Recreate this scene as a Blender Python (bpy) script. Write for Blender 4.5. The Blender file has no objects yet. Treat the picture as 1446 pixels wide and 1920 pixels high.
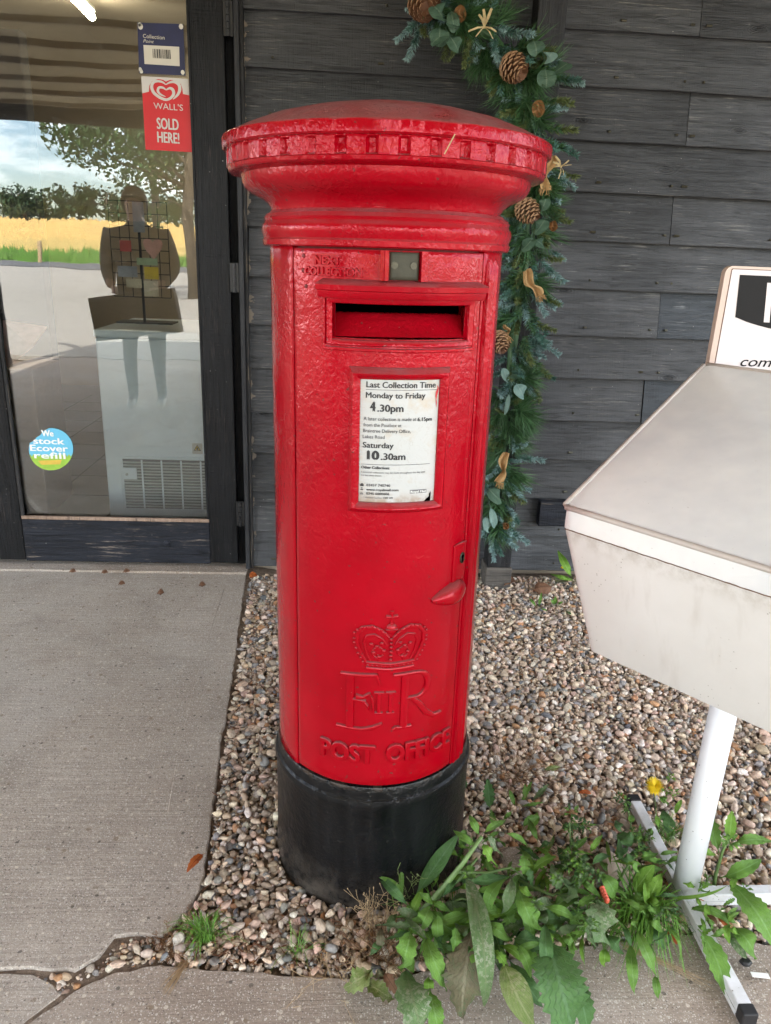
import bpy, bmesh, math, random
import numpy as np
from mathutils import Vector, Matrix, Quaternion, noise as mnoise
R = math.radians
rnd = random.Random(11)
nrs = np.random.RandomState(5)
S = bpy.context.scene
C = S.collection

# ------------------------------------------------------------------ camera
AX = np.array([-170., 4070., 1389.]); AX /= np.linalg.norm(AX)
BX = np.array([22000., 0., 1389.]); BX[1] = -(AX[0]*BX[0]+AX[2]*BX[2])/AX[1]; BX /= np.linalg.norm(BX)
CX = np.cross(AX, BX); CX = CX if CX[2] > 0 else -CX
MW = np.stack([BX, CX, -AX])
EYE = np.array([0., 0., 1.22])
cam = bpy.data.cameras.new('camera'); co = bpy.data.objects.new('camera', cam); C.objects.link(co)
rt, up, fw = MW @ [1, 0, 0], MW @ [0, -1, 0], MW @ [0, 0, 1]
m = Matrix.Identity(4)
for i in range(3):
    m[i][0], m[i][1], m[i][2], m[i][3] = rt[i], up[i], -fw[i], EYE[i]
co.matrix_world = m
cam.sensor_fit = 'HORIZONTAL'; cam.sensor_width = 36; cam.lens = 1389/1446*36
cam.clip_start = .02; cam.clip_end = 3000
S.camera = co

def at(px, py, z=None, y=None):
    """where the line of sight through a photo pixel meets height z or depth y"""
    r = MW @ np.array([(px-723)/1389., (py-960)/1389., 1.])
    t = (z-EYE[2])/r[2] if z is not None else y/r[1]
    return Vector(EYE + r*t)

# ------------------------------------------------------------------ world, sun, exposure
SUN_EL, SUN_AZ = R(46), R(-8)     # the sun stands behind the shop, so the canopy shades the whole view
wd = bpy.data.worlds.new('World'); S.world = wd; wd.use_nodes = True
nt = wd.node_tree; nt.nodes.clear()
def nn(t, typ, **k):
    n = t.nodes.new(typ)
    for a, b in k.items():
        if a.startswith('i_'):
            n.inputs[a[2:].replace('_', ' ')].default_value = b
        else: setattr(n, a, b)
    return n
sky = nn(nt, 'ShaderNodeTexSky', sky_type='NISHITA', sun_disc=False, sun_elevation=SUN_EL, sun_rotation=SUN_AZ)
tc = nn(nt, 'ShaderNodeTexCoord'); mp = nn(nt, 'ShaderNodeMapping'); mp.inputs['Scale'].default_value = (1, 1, 3.2)
nz = nn(nt, 'ShaderNodeTexNoise', i_Scale=2.6, i_Detail=9., i_Roughness=.58)
cr = nn(nt, 'ShaderNodeValToRGB'); cr.color_ramp.elements[0].position = .46; cr.color_ramp.elements[1].position = .66
mx = nn(nt, 'ShaderNodeMix', data_type='RGBA'); mx.inputs[7].default_value = (21., 20.6, 19.9, 1)
bg = nn(nt, 'ShaderNodeBackground', i_Strength=.15); wo = nn(nt, 'ShaderNodeOutputWorld')
L = nt.links.new
L(tc.outputs['Generated'], mp.inputs[0]); L(mp.outputs[0], nz.inputs['Vector']); L(nz.outputs['Fac'], cr.inputs[0])
L(cr.outputs[0], mx.inputs[0]); L(sky.outputs[0], mx.inputs[6]); L(mx.outputs[2], bg.inputs[0]); L(bg.outputs[0], wo.inputs[0])
sl = bpy.data.lights.new('sun', 'SUN'); sl.energy = 5; sl.angle = R(.5); sl.color = (1, .95, .87)
so = bpy.data.objects.new('sun', sl); C.objects.link(so)
sd = Vector((math.sin(SUN_AZ)*math.cos(SUN_EL), math.cos(SUN_AZ)*math.cos(SUN_EL), math.sin(SUN_EL)))
so.rotation_euler = sd.to_track_quat('Z', 'Y').to_euler(); so.location = sd*20
vs = S.view_settings; vs.view_transform = 'Standard'; vs.look = 'None'; vs.gamma = 1; vs.use_curve_mapping = False
vs.exposure = 2.12
cy = S.cycles; cy.max_bounces = 8; cy.diffuse_bounces = 4; cy.glossy_bounces = 4; cy.transparent_max_bounces = 16; cy.transmission_bounces = 4
cy.use_denoising = True; cy.caustics_reflective = False; cy.caustics_refractive = False
cy.sample_clamp_indirect = 6

# ------------------------------------------------------------------ materials
MATS = {}
class NT:
    def __init__(s, name):
        s.m = bpy.data.materials.new(name); s.m.use_nodes = True; s.t = s.m.node_tree; s.t.nodes.clear()
        s.out = s.t.nodes.new('ShaderNodeOutputMaterial'); MATS[name] = s.m
    def n(s, typ, **k): return nn(s.t, typ, **k)
    def l(s, a, b): s.t.links.new(a, b)
    def coord(s, scale=(1, 1, 1), kind='Object', perobj=False):
        tc = s.n('ShaderNodeTexCoord'); mp = s.n('ShaderNodeMapping'); mp.inputs['Scale'].default_value = scale
        s.l(tc.outputs[kind], mp.inputs[0])
        if perobj:
            oi = s.n('ShaderNodeObjectInfo'); mu = s.n('ShaderNodeVectorMath', operation='SCALE'); mu.inputs[0].default_value = (37, 19, 53)
            s.l(oi.outputs['Random'], mu.inputs['Scale']); s.l(mu.outputs[0], mp.inputs['Location'])
        return mp.outputs[0]
    def noise(s, v, scale, detail=4, rough=.55, dist=0):
        n = s.n('ShaderNodeTexNoise', i_Scale=scale, i_Detail=float(detail), i_Roughness=rough, i_Distortion=float(dist))
        if v is not None: s.l(v, n.inputs['Vector'])
        return n.outputs['Fac']
    def ramp(s, f, stops, interp='LINEAR'):
        r = s.n('ShaderNodeValToRGB'); e = r.color_ramp.elements; r.color_ramp.interpolation = interp
        while len(e) < len(stops): e.new(.5)
        for i, (p, c) in enumerate(stops):
            e[i].position = p; e[i].color = (c, c, c, 1) if isinstance(c, (int, float)) else (*c, 1)
        s.l(f, r.inputs[0]); return r.outputs[0]
    def mix(s, f, a, b, mode='MIX'):
        m = s.n('ShaderNodeMix', data_type='RGBA', blend_type=mode)
        for i, v in ((0, f), (6, a), (7, b)):
            if isinstance(v, (int, float)): m.inputs[i].default_value = v
            elif isinstance(v, tuple): m.inputs[i].default_value = (*v, 1)
            else: s.l(v, m.inputs[i])
        return m.outputs[2]
    def math(s, op, a, b=None, c=None):
        m = s.n('ShaderNodeMath', operation=op)
        for i, v in enumerate((a, b, c)):
            if v is None: continue
            if isinstance(v, (int, float)): m.inputs[i].default_value = v
            else: s.l(v, m.inputs[i])
        return m.outputs[0]
    def bump(s, h, strength=.5, dist=.01, normal=None):
        b = s.n('ShaderNodeBump', i_Strength=strength, i_Distance=dist); s.l(h, b.inputs['Height'])
        if normal is not None: s.l(normal, b.inputs['Normal'])
        return b.outputs[0]
    def bsdf(s, col, rough=.5, normal=None, **k):
        b = s.n('ShaderNodeBsdfPrincipled')
        for key, v in (('Base Color', col), ('Roughness', rough)):
            if isinstance(v, tuple): b.inputs[key].default_value = (*v, 1)
            elif isinstance(v, (int, float)): b.inputs[key].default_value = v
            else: s.l(v, b.inputs[key])
        if normal is not None: s.l(normal, b.inputs['Normal'])
        for a, v in k.items():
            i = b.inputs[a.replace('_', ' ')]
            if isinstance(v, (int, float, tuple)): i.default_value = v
            else: s.l(v, i)
        s.l(b.outputs[0], s.out.inputs[0]); return b

def simple(name, col, rough=.6, nscale=40, amt=.25, bump=.3, bdist=.002, perobj=True, **k):
    t = NT(name); v = t.coord(perobj=perobj); f = t.noise(v, nscale, 5)
    c = t.mix(f, tuple(x*(1-amt) for x in col), tuple(min(1, x*(1+amt)) for x in col))
    t.bsdf(c, rough, t.bump(f, bump, bdist), **k); return t.m

def mk_red(name='red_gloss_paint', dusty=.85):
    t = NT(name); v = t.coord()
    big = t.noise(v, 9, 3); f = t.noise(v, 140, 3, .5, .6); f2 = t.noise(v, 300, 2)
    vs_ = t.coord((1, 1, .8)); mid = t.noise(vs_, 62, 3, .5, 1.4)
    base = t.mix(t.ramp(big, [(.3, 0.), (.7, 1.)]), (.29, .0001, .0060), (.37, .0002, .0085))
    geo = t.n('ShaderNodeNewGeometry'); sx = t.n('ShaderNodeSeparateXYZ'); t.l(geo.outputs['Normal'], sx.inputs[0])
    upf = t.math('MULTIPLY', t.ramp(sx.outputs[2], [(.32, 0.), (.9, 1.)]), t.ramp(t.noise(v, 14, 6, .65), [(.30, .35), (.62, 1.)]))
    dust = t.math('MULTIPLY', upf, dusty)
    ob = t.mix(dust, base, (.20, .095, .098))
    chip = t.ramp(t.noise(v, 120, 2, .4), [(.72, 0.), (.735, 1.)]); c = t.mix(t.math('MULTIPLY', chip, .7), ob, (.10, .035, .03))
    spk = t.n('ShaderNodeTexVoronoi', i_Scale=75.); t.l(v, spk.inputs['Vector'])
    sp = t.math('MULTIPLY', t.ramp(spk.outputs['Distance'], [(.035, 1.), (.06, 0.)]), t.ramp(t.noise(v, 21, 2), [(.55, 0.), (.62, 1.)]))
    c = t.mix(t.math('MULTIPLY', sp, .55), c, (.6, .3, .25))
    h = t.math('ADD', t.math('MULTIPLY', mid, 1.0), t.math('ADD', t.math('MULTIPLY', f, .55), t.math('MULTIPLY', f2, .1)))
    ro = t.math('ADD', t.math('MULTIPLY', dust, .5), t.math('ADD', .04, t.math('MULTIPLY', t.noise(v, 30, 4), .10)))
    so_ = t.n('ShaderNodeSeparateXYZ'); t.l(v, so_.inputs[0]); amp = t.math('MULTIPLY', t.ramp(so_.outputs[2], [(.55, .30), (.98, 1.)]), t.ramp(t.noise(v, 7, 3), [(.36, .25), (.64, 1.5)]))
    t.bsdf(c, ro, t.bump(t.math('MULTIPLY', h, amp), .5, .0029), Specular_IOR_Level=.62, Specular_Tint=(1., .34, .38, 1.))
def mk_black():
    t = NT('black_base_paint'); v = t.coord(); vz = t.coord((1, 1, .12))
    st = t.noise(vz, 30, 5, .6, .3); f = t.noise(v, 60, 5)
    c = t.mix(t.ramp(st, [(.38, 0.), (.68, 1.)]), (.003, .0034, .004), (.011, .0115, .0125))
    sep = t.n('ShaderNodeSeparateXYZ'); t.l(v, sep.inputs[0])
    low = t.math('MULTIPLY', t.ramp(sep.outputs[2], [(.0, 1.), (.10, 0.)]), t.ramp(t.noise(v, 18, 6, .7), [(.35, 0.), (.65, 1.)]))
    c = t.mix(t.math('MULTIPLY', low, .75), c, (.10, .085, .07))
    ch = t.ramp(t.noise(v, 70, 6, .65), [(.68, 0.), (.72, 1.)]); c = t.mix(t.math('MULTIPLY', ch, .6), c, (.13, .12, .11))
    ring = t.math('MULTIPLY', t.ramp(sep.outputs[2], [(.280, 0.), (.286, 1.)]), t.ramp(t.noise(v, 26, 5), [(.5, 0.), (.62, 1.)]))
    c = t.mix(t.math('MULTIPLY', ring, .55), c, (.10, .065, .045))
    t.bsdf(c, t.math('ADD', .10, t.math('MULTIPLY', f, .22)), t.bump(t.math('ADD', t.math('MULTIPLY', t.noise(v, 22, 3), 3.), t.math('ADD', f, t.noise(v, 180, 3))), .5, .003), Specular_IOR_Level=.3)
def mk_wood(name, dark, light, wearcol, wear=.5, axis='X', rough=.5, spec=.3):
    t = NT(name)
    sc = (1, 14, 14) if axis == 'X' else (14, 14, 1)
    v = t.coord(sc, perobj=True); v2 = t.coord(perobj=True); fine = t.coord((2.2, 60, 60) if axis == 'X' else (60, 60, 2.2), perobj=True)
    g = t.noise(v, 3.2, 6, .6, .8); gf = t.noise(fine, 3.5, 4, .65)
    saw = t.noise(t.coord((60, 1, 4) if axis == 'X' else (4, 1, 60), perobj=True), 3, 3)
    vo = t.n('ShaderNodeTexVoronoi', i_Scale=3.6); t.l(t.coord((.8, 0.01, 2.2) if axis == 'X' else (2.2, .01, .8), perobj=True), vo.inputs['Vector'])
    kd = vo.outputs['Distance']
    kn = t.ramp(kd, [(.045, 1.), (.085, 0.)])
    rings = t.math('SINE', t.math('MULTIPLY', t.math('ADD', kd, t.math('MULTIPLY', g, .05)), 170.))
    rings = t.math('MULTIPLY', t.math('MULTIPLY', rings, .5), t.ramp(kd, [(.05, 1.), (.17, 0.)]))
    c = t.mix(t.ramp(g, [(.28, 0.), (.72, 1.)]), dark, light)
    c = t.mix(t.math('MULTIPLY', t.ramp(t.noise(v2, 2.2, 4), [(.4, 0.), (.65, 1.)]), .5), c, tuple(x*1.35 for x in light))
    wr = t.math('MULTIPLY', t.ramp(gf, [(.56, 0.), (.66, 1.)]), t.ramp(t.noise(v2, 7, 5, .6), [(.48, 0.), (.64, 1.)]))
    c = t.mix(t.math('MULTIPLY', wr, wear), c, wearcol)
    sp = t.n('ShaderNodeTexVoronoi', i_Scale=42.); t.l(v2, sp.inputs['Vector'])
    dots = t.math('MULTIPLY', t.ramp(sp.outputs['Distance'], [(.05, 1.), (.08, 0.)]), t.ramp(t.noise(v2, 11, 2), [(.55, 0.), (.6, 1.)]))
    c = t.mix(t.math('MULTIPLY', dots, .8), c, (.35, .35, .33))
    lines = t.noise(t.coord((1.1, 13, 13) if axis == 'X' else (16, 16, 1.1), perobj=True), 5., 5, .7, 1.)
    c = t.mix(t.math('MULTIPLY', t.ramp(lines, [(.52, 0.), (.66, 1.)]), .65), c, tuple(x*.45 for x in dark))
    c = t.mix(t.math('MULTIPLY', t.ramp(lines, [(.30, 1.), (.42, 0.)]), .5), c, tuple(x*1.7 for x in light))
    oi = t.n('ShaderNodeObjectInfo'); c = t.mix(1., c, t.ramp(oi.outputs['Random'], [(0., .72), (1., 1.22)]), 'MULTIPLY')
    if name == 'weatherboard_paint':
        raw = t.coord(); sx = t.n('ShaderNodeSeparateXYZ'); t.l(raw, sx.inputs[0])
        endm = t.math('LESS_THAN', t.math('ADD', sx.outputs[0], t.math('MULTIPLY', t.math('SUBTRACT', t.noise(t.coord((1, 1, 1.6)), 13, 5, .6), .46), .16)), -.337)
        c = t.mix(t.math('MULTIPLY', endm, .8), c, (.25, .205, .16))
    c = t.mix(t.math('MULTIPLY', kn, .6), c, tuple(x*.5 for x in dark))
    h = t.math('ADD', t.math('ADD', t.math('MULTIPLY', g, .6), t.math('SUBTRACT', t.math('MULTIPLY', gf, .7), lines)), t.math('ADD', t.math('MULTIPLY', saw, .35), t.math('MULTIPLY', rings, .5)))
    t.bsdf(c, t.math('ADD', rough-.1, t.math('MULTIPLY', gf, .25)), t.bump(h, .9, .005), Specular_IOR_Level=spec)
def mk_concrete(name, a, b):
    t = NT(name); v = t.coord(); br = t.coord((1.6, 34, 8))
    n1 = t.noise(v, 2.4, 6, .6); n2 = t.noise(br, 3.2, 5, .6, .5); n3 = t.noise(v, 190, 4, .7)
    c = t.mix(t.ramp(n1, [(.32, 0.), (.68, 1.)]), a, b)
    c = t.mix(t.math('MULTIPLY', t.ramp(n2, [(.38, 1.), (.58, 0.)]), .26), c, tuple(x*.62 for x in a))
    c = t.mix(t.ramp(n3, [(.35, .45), (.6, 0.)]), c, tuple(x*.55 for x in a))
    c = t.mix(t.math('MULTIPLY', t.ramp(t.noise(v, 5.5, 6, .7), [(.50, 0.), (.68, 1.)]), .45), c, tuple(x*.62 for x in a))
    c = t.mix(t.math('MULTIPLY', t.ramp(t.noise(v, 1.3, 5, .6), [(.5, 0.), (.62, 1.)]), .35), c, (.46, .44, .41))
    for sc, col, th, k, sp_ in ((62., (.60, .54, .45), .20, .75, .80), (105., (.62, .58, .52), .20, .7, .66), (210., (.70, .66, .60), .24, .7, .6), (330., (.7, .68, .64), .26, .6, .5), (140., (.08, .07, .06), .2, .6, .6), (52., (.07, .06, .05), .16, .7, .84), (30., (.19, .135, .08), .14, .6, .86)):
        vo = t.n('ShaderNodeTexVoronoi', i_Scale=sc); t.l(t.coord((1, 1, 1)), vo.inputs['Vector'])
        ss = t.n('ShaderNodeSeparateColor'); t.l(vo.outputs['Color'], ss.inputs[0])
        f = t.math('MULTIPLY', t.ramp(t.math('ADD', vo.outputs['Distance'], t.math('MULTIPLY', t.math('SUBTRACT', n3, .5), .35)), [(th, 1.), (th+.06, 0.)]), t.ramp(ss.outputs[0], [(sp_, 0.), (sp_+.03, 1.)]))
        c = t.mix(t.math('MULTIPLY', f, k), c, col)
    h = t.math('ADD', t.math('MULTIPLY', n2, .7), t.math('MULTIPLY', n3, .55))
    t.bsdf(c, .88, t.bump(h, .6, .004))
def mk_leaf(name, a, b, vein, mott=0., mcol=(.3, .33, .22)):
    t = NT(name); uv = t.n('ShaderNodeUVMap'); sp = t.n('ShaderNodeSeparateXYZ'); t.l(uv.outputs[0], sp.inputs[0])
    x = t.math('ABSOLUTE', t.math('SUBTRACT', sp.outputs[0], .5)); v = t.coord(perobj=True)
    mid = t.ramp(x, [(.025, 1.), (.05, 0.)])
    side = t.math('SINE', t.math('SUBTRACT', t.math('MULTIPLY', sp.outputs[1], 62.), t.math('MULTIPLY', x, 46.)))
    sv = t.ramp(side, [(.86, 0.), (.97, 1.)])
    c = t.mix(t.ramp(t.noise(v, 45, 4), [(.3, 0.), (.7, 1.)]), a, b)
    if mott:
        mt = t.ramp(t.noise(v, 130, 5, .7), [(.5, 0.), (.56, 1.)])
        patch = t.ramp(t.noise(v, 16, 3), [(.35, 0.), (.62, 1.)])
        c = t.mix(t.math('MULTIPLY', t.math('MULTIPLY', mt, patch), mott), c, mcol)
    c = t.mix(t.math('MULTIPLY', sv, .35), c, vein); c = t.mix(t.math('MULTIPLY', mid, .85), c, vein)
    blo = t.math('SUBTRACT', t.noise(v, 60, 3), t.math('MULTIPLY', sv, .5))
    b = t.bsdf(c, .6, t.bump(blo, .9, .004), Specular_IOR_Level=.35); 
    tr = t.n('ShaderNodeBsdfTranslucent'); t.l(c, tr.inputs[0]); ms = t.n('ShaderNodeMixShader', i_Fac=.25)
    t.l(b.outputs[0], ms.inputs[1]); t.l(tr.outputs[0], ms.inputs[2]); t.l(ms.outputs[0], t.out.inputs[0])
def mk_glass(name, ior, tint=(.96, .98, .97), rough=0.):
    t = NT(name); fr = t.n('ShaderNodeFresnel', i_IOR=ior); tr = t.n('ShaderNodeBsdfTransparent'); tr.inputs[0].default_value = (*tint, 1)
    gl = t.n('ShaderNodeBsdfGlossy', i_Roughness=rough); di = t.n('ShaderNodeBsdfDiffuse'); di.inputs[0].default_value = (.7, .68, .64, 1); ms = t.n('ShaderNodeMixShader')
    f = t.noise(t.coord(), 2.2, 2, .4); b = t.bump(f, .22, .006); t.l(b, gl.inputs['Normal'])
    t.l(fr.outputs[0], ms.inputs[0]); t.l(tr.outputs[0], ms.inputs[1]); t.l(gl.outputs[0], ms.inputs[2])
    sm = t.math('MULTIPLY', t.ramp(t.noise(t.coord((1.5, 1, 5)), 3.5, 6, .65, 1.5), [(.50, 0.), (.80, .05)]), 1.); sp = t.math('ADD', sm, t.ramp(t.noise(t.coord(), 160, 2), [(.74, 0.), (.78, .35)])); m2 = t.n('ShaderNodeMixShader'); t.l(sp, m2.inputs[0]); t.l(ms.outputs[0], m2.inputs[1]); t.l(di.outputs[0], m2.inputs[2]); t.l(m2.outputs[0], t.out.inputs[0])
def mk_emit(name, col, s):
    t = NT(name); e = t.n('ShaderNodeEmission', i_Strength=s); e.inputs[0].default_value = (*col, 1); t.l(e.outputs[0], t.out.inputs[0])
def mk_pebble():
    t = NT('pebble'); a = t.n('ShaderNodeAttribute', attribute_type='INSTANCER', attribute_name='pcol')
    v = t.coord(); f = t.noise(v, 2.4, 5, .65); f2 = t.noise(v, 9, 4, .6)
    c = t.mix(1., a.outputs['Color'], t.ramp(f, [(.3, .6), (.7, 1.25)]), 'MULTIPLY')
    c = t.mix(t.ramp(f2, [(.62, 0.), (.75, .5)]), c, (.38, .34, .29))
    t.bsdf(c, .62, t.bump(f2, .35, .05))
def mk_litter():
    t = NT('soil'); v = t.coord(); f = t.noise(v, 60, 6, .7); c = t.ramp(f, [(.3, (.09, .066, .048)), (.55, (.20, .15, .11)), (.75, (.36, .28, .21))])
    t.bsdf(c, .95, t.bump(f, .9, .01))
mk_red(); mk_red('red_clean_paint', .05); mk_black()
mk_wood('weatherboard_paint', (.024, .0255, .028), (.070, .073, .079), (.22, .215, .20), .85, 'X', .5)
mk_wood('board_patch_blue', (.026, .031, .037), (.05, .058, .068), (.30, .31, .32), .6, 'X', .45)
mk_wood('door_paint', (.005, .0052, .006), (.012, .0125, .014), (.13, .10, .085), .35, 'Z', .42, .15)
mk_wood('rail_paint', (.008, .009, .013), (.020, .023, .032), (.30, .25, .21), .95, 'X', .5, .2)
mk_wood('bare_wood', (.22, .15, .11), (.36, .26, .20), (.03, .03, .04), .9, 'Z', .7)
mk_wood('post_paint', (.014, .014, .016), (.030, .031, .034), (.12, .12, .11), .4, 'Z', .45, .2)
mk_wood('worn_trim', (.016, .016, .017), (.034, .034, .036), (.26, .21, .16), 1., 'Z', .6, .2)
mk_wood('canopy_timber', (.05, .045, .04), (.10, .09, .08), (.2, .18, .15), .3, 'X', .7)
mk_concrete('concrete', (.37, .315, .262), (.50, .445, .385)); mk_concrete('front_concrete', (.31, .25, .202), (.45, .38, .315))
mk_pebble(); mk_litter()
mk_leaf('leaf_green', (.10, .22, .030), (.165, .33, .055), (.20, .36, .11), .35, (.2, .3, .14))
mk_leaf('leaf_dark', (.06, .145, .038), (.095, .21, .058), (.12, .23, .10), .3, (.14, .2, .13))
mk_leaf('leaf_mildew', (.09, .17, .055), (.15, .24, .10), (.17, .23, .11), .9, (.30, .33, .23))
mk_leaf('leaf_pale', (.16, .24, .06), (.25, .32, .11), (.36, .40, .2), .6, (.38, .36, .22))
mk_leaf('leaf_dying', (.11, .10, .055), (.20, .18, .11), (.26, .24, .16), .9, (.10, .15, .07))
mk_leaf('leaf_bright', (.14, .30, .03), (.22, .41, .06), (.28, .46, .12))
mk_leaf('leaf_orange', (.36, .08, .02), (.5, .14, .03), (.22, .05, .02))
mk_leaf('leaf_brown', (.16, .075, .04), (.28, .15, .09), (.12, .06, .035))
mk_leaf('eucalyptus', (.055, .115, .075), (.10, .18, .12), (.17, .25, .18))
mk_leaf('eucalyptus_frost', (.17, .30, .27), (.27, .41, .37), (.30, .42, .38))
simple('needle_green', (.050, .125, .045), .5, 30, .5, 0); simple('needle_blue', (.070, .165, .135), .5, 30, .5, 0); simple('needle_olive', (.115, .150, .050), .5, 30, .4, 0)
simple('needle_tip', (.21, .33, .33), .5, 30, .4, 0)
simple('cone_brown', (.12, .052, .024), .6, 60, .5, .4); simple('cone_edge', (.34, .20, .11), .6, 60, .3, .3)
simple('burlap', (.42, .26, .115), .9, 260, .35, .9, .003); simple('raffia', (.46, .36, .19), .7, 80, .3, .5); simple('dried_fruit', (.24, .12, .045), .7, 60, .6, .8, .004)
simple('stem_green', (.12, .20, .06), .5, 60, .3); simple('stem_brown', (.20, .11, .055), .8, 60, .4); simple('straw', (.42, .30, .17), .8, 60, .3)
simple('grass_blade', (.12, .27, .035), .5, 8, .4, 0); simple('dandelion_yellow', (.78, .56, .01), .6, 90, .15)
 
simple('black_plastic', (.015, .015, .017), .5); simple('brass_dull', (.040, .038, .024), .5, 45, .5, .4, .0015, Metallic=.4); simple('screw_metal', (.07, .065, .045), .4, 90, .4, .2, .001, Metallic=.6)
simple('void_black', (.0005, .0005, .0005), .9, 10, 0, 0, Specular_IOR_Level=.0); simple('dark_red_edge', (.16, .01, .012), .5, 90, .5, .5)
simple('sign_frame', (.60, .47, .40), .45, 12, .06, .1); simple('sign_white', (.68, .62, .62), .4, 5, .03, .05); simple('print_black', (.010, .0095, .010), .5, 20, .1, 0, Specular_IOR_Level=.15)
simple('print_grey', (.022, .022, .024), .5, 20, .1, 0); simple('print_light_grey', (.16, .16, .165), .5, 20, .1, 0)
simple('navy_print', (.008, .012, .060), .4, 25, .35, .05); simple('label_cream', (.55, .52, .45), .6, 20, .08, .05)
simple('poster_red', (.50, .004, .012), .4, 20, .12, .05); simple('poster_white', (.52, .50, .48), .5, 20, .05, .05)
simple('sticker_blue', (.13, .48, .70), .4, 30, .08, 0); simple('sticker_white', (.80, .82, .80), .5, 30, .05, 0); simple('sticker_green', (.28, .48, .05), .5, 50, .35, 0); simple('sticker_orange', (.62, .42, .06), .5, 50, .3, 0)
simple('freezer_white', (.76, .83, .86), .3, 4, .04, .05, .001, False); simple('grille_grey', (.42, .44, .40), .5, 30, .2); simple('grille_dark', (.08, .085, .08), .6, 30, .2)
simple('tape', (.62, .60, .54), .4, 60, .15, .4); simple('hinge_metal', (.03, .03, .032), .4, 80, .4, .3, .001, Metallic=.6)
simple('purlin_paint', (.30, .26, .20), .8, 6, .2); simple('interior_beige', (.42, .34, .25), .8, 3, .05, .05); simple('interior_dark', (.018, .020, .032), .7, 3, .2); simple('interior_floor', (.10, .095, .085), .35, 5, .25, .1)
simple('tile_joint', (.03, .028, .025), .8); simple('wire_black', (.02, .02, .02), .4); simple('cardboard', (.22, .15, .09), .8, 30, .2)
simple('card_pink', (.62, .34, .28), .6); simple('card_yellow', (.70, .50, .04), .6); simple('card_green', (.38, .48, .30), .6); simple('card_cream', (.60, .52, .38), .6); simple('card_red', (.45, .07, .05), .6); simple('card_grey', (.30, .31, .34), .6)
simple('asphalt', (.09, .09, .095), .9, 8, .2); simple('verge_grass', (.10, .21, .035), .9, 1.2, .5, .5, .05); simple('wheat', (.58, .42, .17), .9, 1.2, .3, .4, .05); simple('forecourt', (.31, .285, .25), .9, 1.5, .18, .4, .01)
simple('tree_leaf', (.045, .10, .025), .6, 1, .55, 0); simple('tree_leaf_far', (.05, .09, .04), .7, .3, .4, 0); simple('bark', (.09, .07, .05), .9, 12, .4, .8, .03)
simple('skin', (.50, .31, .24), .5, 40, .05); simple('jacket_dark', (.025, .025, .032), .8, 30, .3); simple('trousers_grey', (.12, .13, .15), .85, 30, .2); simple('hair_dark', (.03, .022, .016), .7, 120, .4); simple('shoe_white', (.6, .6, .58), .5)
simple('bag_dark', (.045, .038, .034), .8, 30, .3); simple('paper_scrap', (.55, .44, .36), .8, 20, .15, .3); simple('flower_red', (.6, .10, .05), .5, 60, .3)
mk_glass('door_glass', 2.1); mk_emit('tube_glow', (1, .93, .72), 34)
def mk_plastic():
    t = NT('dirty_white_plastic'); v = t.coord(); f = t.noise(v, 4, 6, .65); s = t.noise(t.coord((1, 1, .10)), 26, 4, .6)
    c = t.mix(t.ramp(f, [(.3, 0.), (.7, 1.)]), (.60, .58, .555), (.68, .665, .645))
    c = t.mix(t.math('MULTIPLY', t.ramp(s, [(.55, 0.), (.72, 1.)]), .22), c, (.36, .32, .27))
    sp = t.n('ShaderNodeTexVoronoi', i_Scale=120.); t.l(v, sp.inputs['Vector']); c = t.mix(t.math('MULTIPLY', t.math('MULTIPLY', t.ramp(sp.outputs['Distance'], [(.10, 1.), (.15, 0.)]), t.ramp(t.noise(v, 14, 2), [(.56, 0.), (.62, 1.)])), .6), c, (.16, .13, .10))
    sep = t.n('ShaderNodeSeparateXYZ'); t.l(v, sep.inputs[0]); top = t.math('MULTIPLY', t.ramp(sep.outputs[2], [(.775, 0.), (.81, 1.)]), t.ramp(t.noise(v, 40, 5, .7), [(.42, 0.), (.62, 1.)]))
    c = t.mix(t.math('MULTIPLY', top, .5), c, (.30, .25, .19)); t.bsdf(c, .45, t.bump(f, .2, .004))
    t = NT('white_powder_coat'); v = t.coord(); sp = t.n('ShaderNodeTexVoronoi', i_Scale=70.); t.l(v, sp.inputs['Vector'])
    ch = t.math('MULTIPLY', t.ramp(sp.outputs['Distance'], [(.07, 1.), (.11, 0.)]), t.ramp(t.noise(v, 17, 3), [(.52, 0.), (.58, 1.)])); f = t.noise(v, 6, 5)
    sep = t.n('ShaderNodeSeparateXYZ'); t.l(v, sep.inputs[0]); low = t.math('MULTIPLY', t.ramp(sep.outputs[2], [(.0, 1.), (.12, 0.)]), t.ramp(t.noise(v, 22, 5, .7), [(.4, 0.), (.65, 1.)]))
    c = t.mix(t.math('MULTIPLY', low, .5), t.mix(f, (.70, .715, .745), (.78, .79, .82)), (.36, .35, .30)); c = t.mix(t.math('MULTIPLY', ch, .8), c, (.12, .10, .09)); t.bsdf(c, .34, t.bump(f, .1, .002))
mk_plastic()
def mk_card():
    t = NT('notice_paper'); v = t.coord(); f = t.noise(v, 22, 5, .6)
    sep = t.n('ShaderNodeSeparateXYZ'); t.l(v, sep.inputs[0])
    low = t.ramp(sep.outputs[2], [(.845, 1.), (.868, 0.)])
    c = t.mix(t.ramp(f, [(.52, 0.), (.66, 1.)]), (.50, .515, .51), (.49, .43, .35))
    c = t.mix(t.math('MULTIPLY', low, t.ramp(f, [(.4, 0.), (.5, 1.)])), c, (.30, .21, .14))
    n2 = t.noise(v, 34, 3, .5, 3.); crack = t.ramp(t.math('ABSOLUTE', t.math('SUBTRACT', n2, .5)), [(.004, .5), (.012, 0.)])
    c = t.mix(crack, c, (.42, .40, .38)); t.bsdf(c, .28, t.bump(f, .1, .002))
mk_card()
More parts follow.
